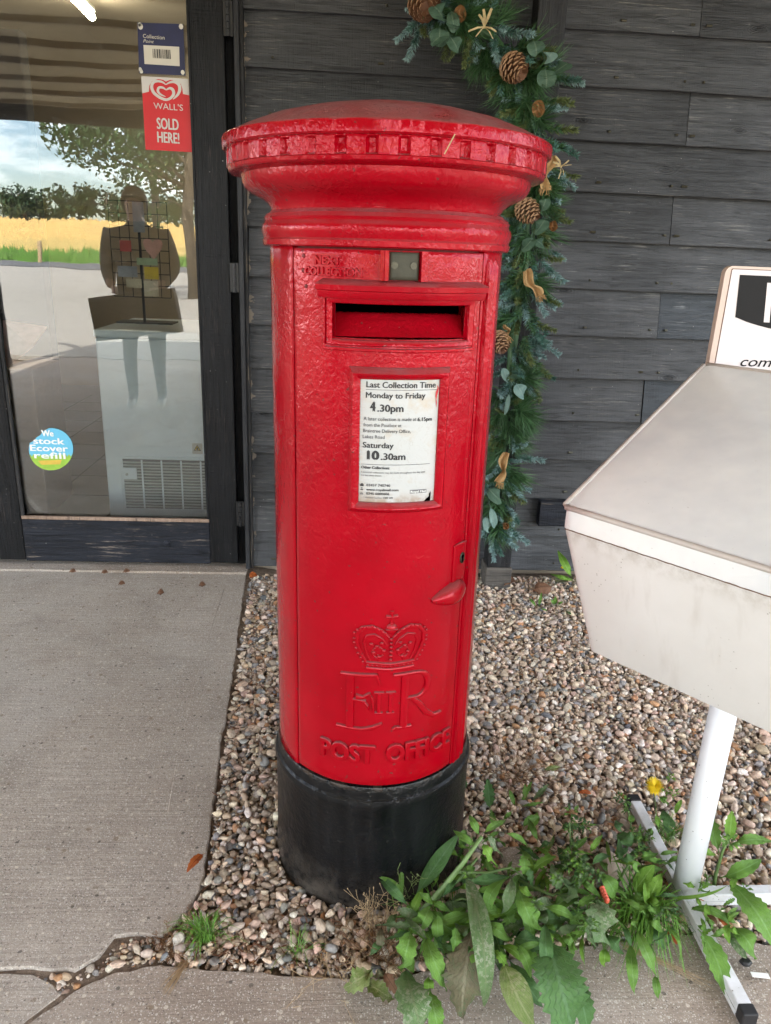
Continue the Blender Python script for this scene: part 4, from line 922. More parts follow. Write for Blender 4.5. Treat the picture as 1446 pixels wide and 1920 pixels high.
ob('sign_print', [rel((x, sy-.0018-d_, z)) for x, z, d_ in V], F, 'print_black', sg)
# small painted box on the boards
k0 = at(1012, 937, y=2.775); k1 = at(1016, 985, y=2.775)
wb = MB(); wb.box((-.055, -.022, -.052), (.055, .022, .052), .004); o_ = wb.build('wall_box', 'rail_paint'); o_.location = (k0.x+.055, 2.778, (k0.z+k1.z)/2); tag(o_, 'small flat dark painted wooden box fixed low on the boards beside the bin corner', 'box')

# ------------------------------------------------------------------ leaf maker
def leaf_mesh(name, P0, P1, P2, w, mat, parent, teeth=0., fold=.25, curl=0., n=14, prof='lance', stalk=.12, roll=0., wav=.12, thick=None):
    P0, P1, P2 = Vector(P0), Vector(P1), Vector(P2); Cc = P1*2-(P0+P2)*.5; V = []; F = []; UV = []; sdv = rnd.uniform(0, 50)
    m = 4; cam_ = Vector((0, 0, 1.22))
    for i in range(n+1):
        t = i/n; p = P0*(1-t)**2+Cc*2*t*(1-t)+P2*t*t; T = ((Cc-P0)*(1-t)+(P2-Cc)*t).normalized()
        nrm = ((cam_-p).normalized()*.55+Vector((0, 0, .75))); side = T.cross(nrm).normalized(); nrm = side.cross(T).normalized()
        if roll: q = Quaternion(T, roll*(1+.5*t)); side = q @ side; nrm = q @ nrm
        if prof == 'lance': pw = max(0, math.sin(math.pi*min(1, max(0, (t-stalk)/(1-stalk)))**.85))**.8
        elif prof == 'spat': pw = (max(0, (t-.1)/.9)**1.1)*math.sqrt(max(0, 1-max(0, (t-.72)/.28)**2))*1.1
        elif prof == 'round': pw = math.sqrt(max(0, 1-(2*max(0, (t-stalk)/(1-stalk))-1)**2)) if t > stalk else 0
        else: pw = min(1, t*8)*(1-t**2.2)
        hw = w/2*max(pw, .05 if t < .98 else .01)
        if teeth and pw > .15: hw *= 1+teeth*((i % 2)-.5)*1.6+teeth*.9*mnoise.noise(Vector((t*9, sdv, 0)))
        for j in range(-m//2, m//2+1):
            s = j/(m/2); wz = wav*w*mnoise.noise(Vector((t*4.2+sdv, s*1.6, sdv)))*(abs(s)+.2)
            q = p+side*(s*hw)+nrm*(fold*abs(s)*hw*(.8)-curl*w*s*s+wz); V.append(q); UV.append((.5+s*.5, t))
    k = m+1
    for i in range(n):
        for j in range(m): F.append((i*k+j, i*k+j+1, (i+1)*k+j+1, (i+1)*k+j))
    inv = parent.location.copy() if parent is not None else Vector((0, 0, 0))
    o = ob(name, [v-inv for v in V], F, mat, parent, True, UV)
    return o
def PA(x, y): return (680+x/3.443, 1560+y/3.443)
def PB(x, y): return (1000+x/3.242, 1560+y/3.242)
def PC(x, y): return (680+x/1.888, 1380+y/1.888)
def PD(x, y): return (1060+x/3.746, 1440+y/3.746)
SCL = {PA: 3.443, PB: 3.242, PC: 1.888, PD: 3.746}
def pl_leaf(plant, src, b, t, wpx, mat, zb=.07, zm=.10, zt=.04, bow=(0, 0), **k):
    B = at(*src(*b), z=zb); T = at(*src(*t), z=zt); mx_, my_ = (b[0]+t[0])/2+bow[0], (b[1]+t[1])/2+bow[1]; Mm = at(*src(mx_, my_), z=zm)
    dist = (Mm-Vector((0, 0, 1.22))).length; w = wpx/SCL[src]/1389*dist*.80
    return leaf_mesh('leaf', B, Mm, T, w, mat, plant, **k)
def pl_stem(plant, src, pts, r, mat='stem_green', nm='stem'):
    P = [at(*src(x, y), z=z)-plant.location for x, y, z in pts]; mb = MB(); mb.tube(P, [r*(1-.5*i/(len(P)-1)) for i in range(len(P))], 7); return mb.build(nm, mat, plant, True)
def fringe(plant, src, pts, r=.0010):
    return pl_stem(plant, src, pts, r)
def rosette(plant, src, c, n, rad, z, mats, wpx=26, zt=.03, spread=360, a0=0, **k):
    for i in range(n):
        a = R(a0+spread*i/n+rnd.uniform(-18, 18)); rr = rad*rnd.uniform(.65, 1.15)
        tip = (c[0]+math.cos(a)*rr, c[1]-math.sin(a)*rr*.8); pl_leaf(plant, src, c, tip, wpx*rnd.uniform(.55, .95), rnd.choice(mats), z, z+.025, zt+rnd.uniform(-.01, .03), (rnd.uniform(-4, 4), -rad*.1), teeth=.35, n=12, **k)
def plant(nm, label, src, p, cat='weed'):
    q = at(*src(*p), z=0); return thing(nm, label, cat, (q.x, q.y, 0))
# big bristly weed at the foot of the box
w1 = plant('oxtongue_weed', 'large sprawling weed with long drooping leaves against the black base of the pillar box', PA, (270, 590))
pl_stem(w1, PA, [(240, 640, .015), (380, 520, .05), (530, 350, .10), (650, 200, .15), (770, 30, .20)], .0075)
pl_stem(w1, PA, [(300, 600, .02), (420, 480, .05), (620, 310, .08), (740, 170, .12)], .005)
pl_stem(w1, PA, [(620, 260, .10), (800, 265, .10), (960, 230, .10), (1050, 300, .09)], .0035)
pl_stem(w1, PA, [(1010, 310, .08), (1150, 380, .08), (1230, 410, .08), (1330, 350, .09), (1370, 280, .10)], .0038)
pl_stem(w1, PA, [(270, 600, .02), (262, 680, .03), (300, 720, .02)], .004)
pl_stem(w1, PA, [(540, 470, .05), (640, 430, .07), (720, 450, .05)], .003)
pl_stem(w1, PA, [(940, 700, .04), (1000, 640, .06), (1060, 500, .08)], .0025)
A = PA
for b, t, w, mt, z, kw in [
    ((205, 500), (140, 90), 92, 'leaf_bright', (.02, .07, .13), dict(prof='spat', fold=.1)), ((275, 420), (98, 290), 44, 'leaf_green', (.05, .08, .08), dict(bow=(15, -20))), ((255, 540), (250, 250), 48, 'leaf_green', (.02, .05, .09), dict(prof='spat')),
    ((330, 430), (620, 10), 120, 'leaf_dark', (.06, .09, .14), dict(fold=.15, bow=(-5, 0))), ((300, 560), (390, 360), 60, 'leaf_bright', (.05, .08, .08), {}),
    ((740, 90), (585, -10), 55, 'leaf_green', (.17, .19, .18), dict(bow=(10, 10))), ((760, 30), (690, -110), 60, 'leaf_green', (.19, .22, .22), {}), ((770, 20), (930, -75), 55, 'leaf_green', (.19, .21, .18), dict(bow=(0, -15))), ((770, 60), (870, 235), 85, 'leaf_bright', (.17, .17, .10), dict(teeth=.3)), ((800, 10), (905, 165), 70, 'leaf_mildew', (.18, .16, .10), dict(teeth=.35)),
    ((900, 5), (1095, 135), 56, 'leaf_green', (.16, .15, .08), dict(bow=(25, -20))), ((1050, 290), (1040, 135), 75, 'leaf_green', (.10, .13, .13), dict(teeth=.4)), ((1060, 200), (1110, 385), 52, 'leaf_dark', (.12, .11, .06), dict(teeth=.35)),
    ((680, 330), (960, 290), 88, 'leaf_dark', (.10, .12, .07), dict(fold=.2)), ((640, 240), (730, 230), 40, 'leaf_green', (.12, .13, .12), {}),
    ((360, 390), (480, 470), 60, 'leaf_green', (.10, .11, .07), {}), ((430, 440), (580, 515), 60, 'leaf_green', (.09, .10, .06), dict(teeth=.2)), ((440, 470), (370, 630), 110, 'leaf_green', (.09, .11, .07), dict(fold=.1)),
    ((450, 590), (695, 520), 66, 'leaf_green', (.08, .10, .06), {}), ((500, 600), (700, 580), 60, 'leaf_bright', (.07, .08, .05), {}), ((480, 520), (490, 720), 90, 'leaf_green', (.10, .11, .06), dict(roll=.4)),
    ((320, 620), (250, 905), 140, 'leaf_green', (.09, .11, .03), dict(fold=.3, teeth=.12)), ((345, 640), (450, 700), 60, 'leaf_bright', (.09, .10, .06), {}), ((290, 610), (370, 660), 50, 'leaf_green', (.09, .1, .07), {}),
    ((400, 660), (545, 1030), 130, 'leaf_green', (.08, .11, .03), dict(bow=(-10, -10), teeth=.12)), ((280, 900), (390, 1330), 230, 'leaf_mildew', (.05, .09, .02), dict(fold=.15, teeth=.15, stalk=.02)), ((430, 1000), (500, 1330), 120, 'leaf_green', (.05, .07, .02), dict(teeth=.15)), ((430, 930), (425, 1040), 70, 'leaf_bright', (.06, .07, .04), {}),
    ((660, 230), (785, 1130), 150, 'leaf_mildew', (.12, .16, .04), dict(fold=.35, bow=(50, 10), stalk=.05, n=22)), ((720, 560), (640, 1180), 270, 'leaf_dying', (.09, .10, .02), dict(bow=(-15, 20), teeth=.2, wav=.3, n=18)),
    ((960, 280), (820, 560), 120, 'leaf_green', (.11, .12, .06), dict(bow=(-60, -20), roll=.5)), ((960, 280), (870, 560), 85, 'leaf_mildew', (.12, .14, .06), dict(bow=(30, 0))), ((790, 580), (970, 700), 100, 'leaf_green', (.08, .10, .05), {}),
    ((860, 660), (1115, 1260), 190, 'leaf_pale', (.07, .09, .02), dict(bow=(-20, 30), fold=.4, stalk=.28, n=18)), ((870, 730), (1050, 870), 70, 'leaf_bright', (.06, .07, .03), dict(bow=(25, -25))), ((930, 800), (1165, 1130), 120, 'leaf_dark', (.05, .06, .02), dict(bow=(10, 20))),
    ((1000, 350), (1110, 640), 130, 'leaf_green', (.11, .13, .06), dict(teeth=.15)), ((1000, 340), (1100, 420), 60, 'leaf_bright', (.11, .12, .09), {}), ((880, 560), (1060, 440), 60, 'leaf_green', (.08, .10, .09), {}),
    ((960, 680), (1170, 710), 110, 'leaf_dark', (.07, .09, .05), {}), ((1180, 600), (1190, 940), 95, 'leaf_dark', (.10, .13, .05), dict(stalk=.02)), ((1200, 700), (1370, 1330), 330, 'leaf_dark', (.10, .12, .02), dict(teeth=.16, fold=.2, stalk=.02, n=24)),
    ((1230, 720), (1375, 905), 80, 'leaf_green', (.08, .09, .04), {}), ((1380, 900), (1460, 1300), 140, 'leaf_dark', (.05, .07, .02), dict(teeth=.15)), ((1150, 480), (1400, 590), 70, 'leaf_green', (.10, .12, .06), dict(bow=(20, -20))), ((1060, 460), (1150, 640), 110, 'leaf_green', (.10, .11, .06), {}),
    ((1240, 660), (1390, 600), 60, 'leaf_mildew', (.08, .09, .06), {}), ((1390, 690), (1350, 660), 40, 'leaf_green', (.05, .06, .04), {}), ((1280, 390), (1220, 210), 90, 'leaf_mildew', (.09, .12, .12), dict(teeth=.3)), ((1360, 340), (1300, 420), 150, 'leaf_mildew', (.1, .1, .05), dict(teeth=.2)), ((560, 640), (640, 720), 90, 'leaf_dark', (.05, .06, .03), {}),
    ((700, 640), (860, 560), 80, 'leaf_dark', (.05, .07, .06), {}), ((850, 640), (900, 700), 60, 'leaf_dark', (.05, .05, .03), {}), ((560, 780), (640, 900), 80, 'leaf_dark', (.03, .04, .02), {}), ((1140, 560), (1290, 560), 110, 'leaf_dark', (.07, .09, .06), {}),
    ((180, 540), (170, 640), 36, 'leaf_green', (.04, .05, .03), {}), ((140, 680), (40, 800), 60, 'leaf_dark', (.03, .05, .02), {})]:
    pl_leaf(w1, A, b, t, w, mt, z[0], z[1], z[2], **kw)
for c in ((1260, 300), (1330, 230), (1390, 180), (1410, 250), (1350, 160), (700, 60), (690, 290), (1120, 470)):
    rosette(w1, A, c, 7, 70, .12, ['leaf_green', 'leaf_mildew', 'leaf_bright'], 26, .10)
def filler(pl, src, n, x0, x1, y0, y1, lmin, lmax, wpx, mats, seed, down=.6):
    r = random.Random(seed)
    for i in range(n):
        bx, by = r.uniform(x0, x1), r.uniform(y0, y1); a = r.gauss(math.pi/2, 1.1) if r.random() < down else r.uniform(0, 6.28); L_ = r.uniform(lmin, lmax); z = r.uniform(.02, .09)
        pl_leaf(pl, src, (bx, by), (bx+math.cos(a)*L_, by+math.sin(a)*L_*.85), wpx*r.uniform(.5, 1.1), r.choice(mats), z, z+r.uniform(.01, .03), max(.017, z-r.uniform(.0, .05)), (r.uniform(-20, 20), r.uniform(-25, 5)), teeth=r.choice((0, .12, .3)), roll=r.uniform(-.5, .5), fold=r.uniform(.15, .45))
filler(w1, A, 78, 200, 1300, 400, 780, 150, 340, 92, ['leaf_dark', 'leaf_green', 'leaf_green', 'leaf_bright', 'leaf_mildew', 'leaf_dark'], 3)
filler(w1, A, 40, 480, 1300, -60, 420, 100, 230, 60, ['leaf_green', 'leaf_dark', 'leaf_bright'], 4)
w0 = plant('dying_leaf_weed', 'yellowing dying weed leaves on brown stalks left of the big weed', PA, (110, 880))
for b, t, w, mt, z in [((60, 900), (-120, 1010), 150, 'leaf_pale', (.04, .05, .015)), ((10, 960), (190, 1080), 130, 'leaf_pale', (.03, .04, .014)), ((130, 890), (230, 1050), 70, 'leaf_brown', (.04, .05, .015)), ((150, 900), (60, 930), 60, 'leaf_dying', (.04, .05, .02)), ((120, 600), (110, 780), 60, 'leaf_dying', (.05, .06, .03))]:
    pl_leaf(w0, A, b, t, w, mt, *z, teeth=.25, wav=.3)
# weed plant in the middle, in front of the stand
w2 = plant('thistle_weed', 'spiny green weed with curled leaves and a bent stem between the box and the stand', PB, (500, 330))
B_ = PB
pl_stem(w2, B_, [(0, 440, .06), (200, 430, .07), (400, 425, .07)], .0045); pl_stem(w2, B_, [(120, 590, .05), (300, 570, .06), (360, 560, .06)], .003); pl_stem(w2, B_, [(490, 350, .03), (560, 230, .08), (620, 150, .12)], .003)
pl_stem(w2, B_, [(560, 460, .02), (720, 450, .04), (880, 470, .05)], .003); pl_stem(w2, B_, [(225, 130, .05), (226, 60, .09), (222, -60, .13)], .0022)
for b, t, w, mt, z, kw in [
    ((390, 400), (440, 690), 190, 'leaf_mildew', (.11, .12, .04), dict(teeth=.2, fold=.4)), ((360, 470), (370, 720), 90, 'leaf_mildew', (.10, .11, .04), dict(teeth=.2)), ((450, 620), (550, 740), 90, 'leaf_dark', (.06, .08, .04), dict(teeth=.1)), ((440, 700), (430, 820), 70, 'leaf_bright', (.05, .05, .02), {}),
    ((600, 380), (735, 200), 105, 'leaf_bright', (.04, .08, .11), dict(prof='lance', fold=.25)), ((690, 440), (780, 250), 80, 'leaf_bright', (.04, .08, .09), {}), ((400, 250), (500, 430), 110, 'leaf_green', (.10, .10, .05), dict(bow=(25, -10))),
    ((590, 690), (615, 990), 72, 'leaf_green', (.05, .07, .015), dict(stalk=.0)), ((620, 570), (760, 900), 75, 'leaf_green', (.07, .09, .02), dict(teeth=.1)), ((740, 860), (760, 1015), 50, 'leaf_green', (.03, .04, .014), {}), ((540, 540), (600, 700), 40, 'leaf_dark', (.06, .07, .05), {}),
    ((780, 570), (885, 810), 30, 'leaf_green', (.06, .07, .03), dict(bow=(50, -30), prof='grass')), ((700, 560), (810, 720), 60, 'leaf_dark', (.05, .06, .03), {}), ((230, 120), (330, 30), 44, 'leaf_green', (.08, .09, .08), {}), ((350, 210), (470, 150), 50, 'leaf_dark', (.11, .12, .09), dict(bow=(0, -25))),
    ((620, 150), (520, 170), 60, 'leaf_dark', (.12, .13, .10), dict(teeth=.25)), ((620, 160), (640, 270), 60, 'leaf_green', (.12, .11, .06), dict(teeth=.2)), ((640, 60), (510, 20), 90, 'leaf_dark', (.12, .13, .11), dict(teeth=.2)), ((640, 150), (760, 130), 50, 'leaf_green', (.12, .13, .1), {}), ((100, 560), (10, 470), 80, 'leaf_mildew', (.08, .09, .06), {}), ((0, 500), (40, 590), 100, 'leaf_green', (.08, .1, .05), {})]:
    pl_leaf(w2, B_, b, t, w, mt, z[0], z[1], z[2], **kw)
filler(w2, B_, 84, 0, 900, 60, 640, 90, 220, 48, ['leaf_dark', 'leaf_green', 'leaf_green', 'leaf_bright'], 6)
for c, n_, r_ in (((230, 150), 8, 80), ((290, 200), 8, 80), ((380, 270), 9, 90), ((300, 290), 7, 80), ((350, 560), 8, 80), ((640, 130), 7, 60), ((660, 60), 8, 70), ((250, 60), 6, 50), ((620, 0), 8, 60), ((840, 500), 8, 70), ((760, 500), 6, 60)):
    rosette(w2, B_, c, n_, r_, .11, ['leaf_green', 'leaf_dark', 'leaf_green', 'leaf_mildew'], 24, .09)
mb = MB()
for i in range(5): 
    q = at(*B_(420+i*7, 345+i*18), z=.11+i*.0)-w2.location; mb.ball(q, .005, (1.1, .8, 1.4), 7, 5)
mb.build('withered_flower', 'flower_red', w2, True)
# weed to the right of the pole
w3 = plant('sow_thistle', 'bright green thistle with long blistered leaves standing right of the white pole', PB, (1090, 400))
pl_stem(w3, B_, [(1090, 400, .0), (1110, 260, .05), (1150, 120, .11), (1190, 40, .15)], .0045); pl_stem(w3, B_, [(1060, 390, 0), (1055, 260, .04)], .0035)
for b, t, w, mt, z, kw in [
    ((1130, 130), (1050, -130), 100, 'leaf_green', (.11, .13, .13), dict(teeth=.2)), ((1190, 70), (1210, -130), 70, 'leaf_bright', (.15, .18, .2), dict(teeth=.15)), ((1210, 70), (1460, 60), 75, 'leaf_green', (.14, .16, .12), dict(bow=(0, -18), teeth=.1)), ((1140, 280), (1390, 165), 95, 'leaf_green', (.06, .09, .09), dict(bow=(0, 10), teeth=.08)),
    ((1195, 310), (1475, 720), 150, 'leaf_green', (.07, .11, .04), dict(bow=(25, -25), teeth=.12, stalk=.02, n=20)), ((1190, 560), (1350, 775), 120, 'leaf_green', (.05, .07, .02), dict(bow=(30, -10))), ((1195, 600), (1300, 770), 90, 'leaf_mildew', (.05, .05, .02), {}), ((1000, 590), (1165, 990), 125, 'leaf_green', (.06, .05, .016), dict(bow=(30, -20), teeth=.12)), ((1060, 780), (1130, 720), 40, 'leaf_bright', (.03, .04, .03), {}),
    ((960, 470), (1200, 570), 60, 'leaf_green', (.05, .08, .05), dict(bow=(20, -35), stalk=0)), ((830, 400), (1185, 320), 26, 'leaf_bright', (.05, .08, .08), dict(bow=(30, 25), prof='grass', n=18)), ((1020, 110), (1100, 130), 60, 'leaf_bright', (.04, .05, .03), dict(prof='round')), ((970, 300), (1030, 360), 50, 'leaf_green', (.03, .04, .03), {}), ((1240, 560), (1130, 480), 50, 'leaf_green', (.04, .06, .04), {})]:
    pl_leaf(w3, B_, b, t, w, mt, z[0], z[1], z[2], **kw)
filler(w3, B_, 20, 980, 1200, 280, 640, 70, 150, 44, ['leaf_green', 'leaf_bright'], 8)
rosette(w3, B_, (1195, 70), 8, 80, .15, ['leaf_bright', 'leaf_green'], 34, .15); rosette(w3, B_, (1040, 300), 8, 70, .03, ['leaf_green'], 12, .02); rosette(w3, B_, (1280, 350), 7, 60, .03, ['leaf_green'], 20, .02)
# dandelion and its neighbours
D_ = PD
w4 = plant('dandelion', 'yellow dandelion in flower on the gravel just left of the white pole', PD, (640, 430), 'flower')
pl_stem(w4, D_, [(650, 430, 0), (640, 330, .04), (628, 190, .10), (627, 135, .12)], .0013)
fc = at(*D_(627, 128), z=.125)-w4.location; mb = MB()
for i in range(110):
    a = i*2.399963; rr = .0016+.0145*math.sqrt(i/110.); el = .55-.5*i/110.; fn = Vector((-.25, -.62, .72)); fu = fn.orthogonal().normalized(); fv = fn.cross(fu); d = (fu*math.cos(a)+fv*math.sin(a)+fn*el).normalized(); tip = fc+d*rr*1.35; s_ = d.cross(Vector((0, 0, 1))).normalized()*.0012
    mb.add([fc, fc.lerp(tip, .6)+s_, tip+s_*.6, tip-s_*.6, fc.lerp(tip, .6)-s_], [(0, 1, 2, 3, 4)])
mb.build('flower_head', 'dandelion_yellow', w4)['kind'] = 'stuff'
for b, t, w, mt, z, kw in [((720, 400), (690, 300), 70, 'leaf_dark', (.06, .08, .07), {}), ((740, 330), (720, 460), 90, 'leaf_dark', (.07, .08, .03), {}), ((660, 420), (640, 330), 44, 'leaf_bright', (.03, .05, .06), {}), ((700, 250), (670, 200), 44, 'leaf_green', (.08, .1, .1), {}), ((690, 190), (720, 260), 44, 'leaf_green', (.09, .1, .06), {}), ((760, 330), (820, 220), 40, 'leaf_bright', (.04, .07, .08), {}), ((650, 470), (560, 430), 60, 'leaf_green', (.02, .04, .03), {})]:
    pl_leaf(w4, D_, b, t, w, mt, z[0], z[1], z[2], **kw)
for c in ((740, 70), (710, 160), (760, 180)): rosette(w4, D_, c, 7, 55, .10, ['leaf_green', 'leaf_bright'], 22, .09)
w5 = plant('groundsel_weed', 'small leafy weed with curled leaves by the black cap of the rear foot', PD, (420, 500))
pl_stem(w5, D_, [(440, 560, .0), (470, 450, .05), (440, 300, .10), (420, 230, .13)], .0018)
for b, t, w, mt, z, kw in [((400, 450), (360, 370), 70, 'leaf_dark', (.05, .07, .06), {}), ((390, 470), (440, 530), 120, 'leaf_dark', (.05, .06, .02), dict(prof='round', fold=.2)), ((430, 500), (530, 490), 60, 'leaf_green', (.05, .07, .05), {}), ((460, 390), (470, 330), 50, 'leaf_green', (.08, .09, .08), {})]:
    pl_leaf(w5, D_, b, t, w, mt, z[0], z[1], z[2], **kw)
for c in ((440, 290), (380, 210), (420, 240), (540, 470), (590, 490), (560, 580)): rosette(w5, D_, c, 7, 60, .11, ['leaf_green', 'leaf_dark'], 24, .10)
w6 = plant('ragwort_seedling', 'feathery green seedling on the gravel midway between box and stand', PC, (745, 400))
pl_stem(w6, PC, [(745, 400, 0), (742, 340, .05), (740, 290, .09)], .0022)
for c in ((740, 275), (765, 310), (735, 330), (790, 320), (745, 400), (720, 440)): rosette(w6, PC, c, 7, 44, .08, ['leaf_green', 'leaf_dark'], 15, .06)
w7 = plant('dock_seedling', 'low dark weed with one upright toothed leaf beside the black base edge', PC, (450, 250))
for b, t, w, mt, z in [((452, 265), (442, 150), 44, 'leaf_dark', (.0, .04, .08)), ((365, 190), (355, 145), 26, 'leaf_dark', (.03, .04, .05)), ((470, 340), (455, 260), 26, 'leaf_green', (.02, .04, .04)), ((560, 240), (600, 160), 20, 'leaf_green', (.01, .03, .05)), ((540, 250), (520, 190), 20, 'leaf_green', (.01, .03, .04)), ((600, 230), (660, 170), 22, 'leaf_mildew', (.01, .03, .03)), ((575, 235), (575, 170), 20, 'leaf_green', (.01, .03, .04)), ((560, 250), (640, 235), 16, 'leaf_green', (.01, .02, .02)), ((530, 265), (495, 300), 18, 'leaf_green', (.02, .03, .01)), ((640, 120), (700, 110), 24, 'leaf_pale', (.04, .05, .05))]:
    pl_leaf(w7, PC, b, t, w, mt, *z, teeth=.25)
w8 = plant('broadleaf_weed', 'broad glossy leaved weed with tiny yellow flowers at the wall foot beside the bin', lambda x, y: (x, y), (1068, 1090))
ident = lambda x, y: (x, y); SCL[ident] = 1.
for b, t, w, mt, z in [((1075, 1088), (1046, 1032), 18, 'leaf_bright', (.03, .10, .12)), ((1075, 1090), (1032, 1076), 12, 'leaf_bright', (.03, .06, .04)), ((1076, 1090), (1046, 1078), 11, 'leaf_bright', (.03, .05, .03)), ((1080, 1088), (1090, 1040), 16, 'leaf_green', (.03, .08, .10)), ((1080, 1090), (1100, 1075), 12, 'leaf_green', (.03, .05, .04))]:
    pl_leaf(w8, ident, b, t, w, mt, *z)
mb = MB()
for x, y in ((1058, 1058), (1062, 1062), (1055, 1064)): mb.ball(at(x, y, z=.07)-w8.location, .008, (1, 1, .6), 6, 4)
mb.build('flower_head', 'dandelion_yellow', w8, True)
w9 = plant('seedling', 'pair of tiny green seedlings on pale gravel near the wall', ident, (1012, 1135))
for b, t, w, mt, z in [((1010, 1140), (1016, 1110), 7, 'leaf_green', (0, .03, .05)), ((1008, 1140), (992, 1120), 7, 'leaf_green', (0, .03, .03)), ((1012, 1140), (1026, 1145), 6, 'leaf_bright', (0, .02, .02)), ((1040, 1135), (1042, 1118), 9, 'leaf_green', (0, .02, .04)), ((1040, 1136), (1034, 1124), 8, 'leaf_green', (0, .02, .03)), ((1042, 1136), (1056, 1128), 8, 'leaf_green', (0, .02, .03)), ((1060, 1145), (1072, 1152), 8, 'leaf_mildew', (0, .02, .02))]:
    pl_leaf(w9, ident, b, t, w, mt, *z)
# grass tufts, straw and dead stems: fine blades joined per tuft
def tuft(nm, label, cat, c, n, hgt, spr, w, mat, src=ident, lean=(0, 0), z0=0, kind=None, droop=.5):
    q = at(*src(*c), z=z0); mb = MB()
    for i in range(n):
        a = rnd.uniform(0, 6.28); L_ = hgt*rnd.uniform(.5, 1.1); s = spr*rnd.uniform(.2, 1); d = Vector((math.cos(a)*s+lean[0], math.sin(a)*s+lean[1], 0)); b = q+Vector((rnd.gauss(0, spr*.16), rnd.gauss(0, spr*.16), 0))
        P = [b, b+d*.35+Vector((0, 0, L_*.55)), b+d*.8+Vector((0, 0, L_*.85)), b+d*1.3+Vector((0, 0, L_*(1-droop)))]
        sd_ = Vector((-math.sin(a), math.cos(a), 0)); V = []
        for k_, p in enumerate(P): ww = w*(1, 1, .7, .08)[k_]/2; V += [p-q+sd_*ww, p-q+Vector((0, 0, -ww*.4)), p-q-sd_*ww]
        mb.add(V, [(k_*3+j, k_*3+j+1, k_*3+j+4, k_*3+j+3) for k_ in range(3) for j in range(2)])
    o = mb.build(nm, mat, None, True); o.location = q
    return tag(o, label, cat, None, 'stuff')
tuft('grass_tuft', 'short green grass tuft growing in the slab joint at lower left', 'grass', (385, 1762), 90, .05, .055, .0022, 'grass_blade', lean=(-.008, 0))
tuft('grass_tuft', 'sparse thin grass blades among pebbles in front of the black base', 'grass', (560, 1785), 30, .035, .05, .0014, 'grass_blade')
tuft('grass_tuft', 'dense bright grass clump at the foot of the white pole', 'grass', (640, 520), 190, .095, .10, .0036, 'grass_blade', PB, lean=(-.01, -.035), droop=.75)
tuft('grass_tuft', 'thin yellow green grass between the dandelion and the pole', 'grass', (720, 500), 80, .05, .05, .0016, 'grass_blade', PD)
tuft('grass_tuft', 'fine grass growing under the white side foot of the stand', 'grass', (1010, 620), 60, .03, .05, .0014, 'grass_blade', PB)
tuft('grass_tuft', 'loose grass blades over the slab between the big weed and the front foot', 'grass', (330, 560), 70, .05, .075, .0022, 'grass_blade', PB, lean=(0, -.02), droop=.6)
tuft('grass_tuft', 'fine grass under the leaves of the big weed', 'grass', (560, 640), 110, .05, .10, .0018, 'grass_blade', PA, droop=.5)
tuft('straw_wisp', 'bleached straw wisp lying on the slab beside the grass tuft', 'straw', (358, 1795), 26, .01, .02, .0028, 'straw', lean=(-.022, -.048), droop=.1)
tuft('straw_wisp', 'dry orange grass stems lying towards the front foot of the stand', 'straw', (560, 690), 14, .012, .02, .0018, 'straw', PB, lean=(.10, -.07), droop=.3, z0=.02)
def wiry(nm, label, c, n, L_, mat, src=ident, up=1., sp=.5, r=.0005, zl=0, tipr=0):
    q = at(*src(*c), z=zl); mb = MB()
    for i in range(n):
        d = Vector((rnd.gauss(0, sp), rnd.gauss(0, sp), up*rnd.uniform(.4, 1))).normalized(); p = Vector((rnd.gauss(0, .012), rnd.gauss(0, .012), 0)); P = [p]
        for k_ in range(6): d = (d+Vector((rnd.gauss(0, .22), rnd.gauss(0, .22), rnd.gauss(0, .16)-.03))).normalized(); P.append(P[-1]+d*L_/6*rnd.uniform(.6, 1.2)); 
        for p_ in P: p_.z = max(p_.z, .004)
        mb.tube(P, r, 4, False)
        for k_ in (2, 3, 4, 5):
            if rnd.random() < .6: e = P[k_]+Vector((rnd.gauss(0, .4), rnd.gauss(0, .4), rnd.uniform(0, .8))).normalized()*L_*.2; e.z = max(e.z, .004); mb.tube([P[k_], e], r*.8, 4, False); (mb.ball(e, tipr, (1, 1, 1.6), 5, 4) if tipr else None)
    o = mb.build(nm, mat); o.location = q; return tag(o, label, 'dead stems' if 'stem' in nm else 'weed', None, 'stuff')
wiry('dead_stems', 'tangle of thin reddish brown dead stems on gravel right of the black base', (545, 150), 34, .16, 'stem_brown', PC, .6, .8, .0006)
wiry('dead_stems', 'brown twiggy dead stems beneath the left edge of the big weed', (130, 800), 36, .09, 'stem_brown', PA, .7, .7, .0006, 0, .0011)
wiry('seeding_stems', 'pale fine seeding grass stems in front of the black base', (60, 620), 30, .10, 'straw', PA, 1., .35, .0004, 0, .0011)
wiry('seeding_stems', 'thin upright stems with white seed heads against the black base', (330, 420), 5, .09, 'leaf_pale', PA, 1.2, .25, .0005, .03, .0014)
wiry('dead_stems', 'two long dry straw stems reaching over the gravel towards the big weed', (640, 440), 6, .17, 'straw', PC, .5, .3, .0006)
wiry('dead_stems', 'fine dry stems lying flat on the lower concrete slab', (620, 1830), 18, .10, 'straw', ident, .15, .9, .0004)
wiry('dead_stems', 'short brown roots and litter in the slab joint', (330, 1770), 60, .05, 'stem_brown', ident, .2, .9, .0007)
for k_, (x, y) in enumerate(((470, 1130), (455, 1250), (425, 1390), (395, 1560), (250, 1790), (170, 1830), (700, 1800), (900, 1840), (1040, 1760))): pass
lit = MB()
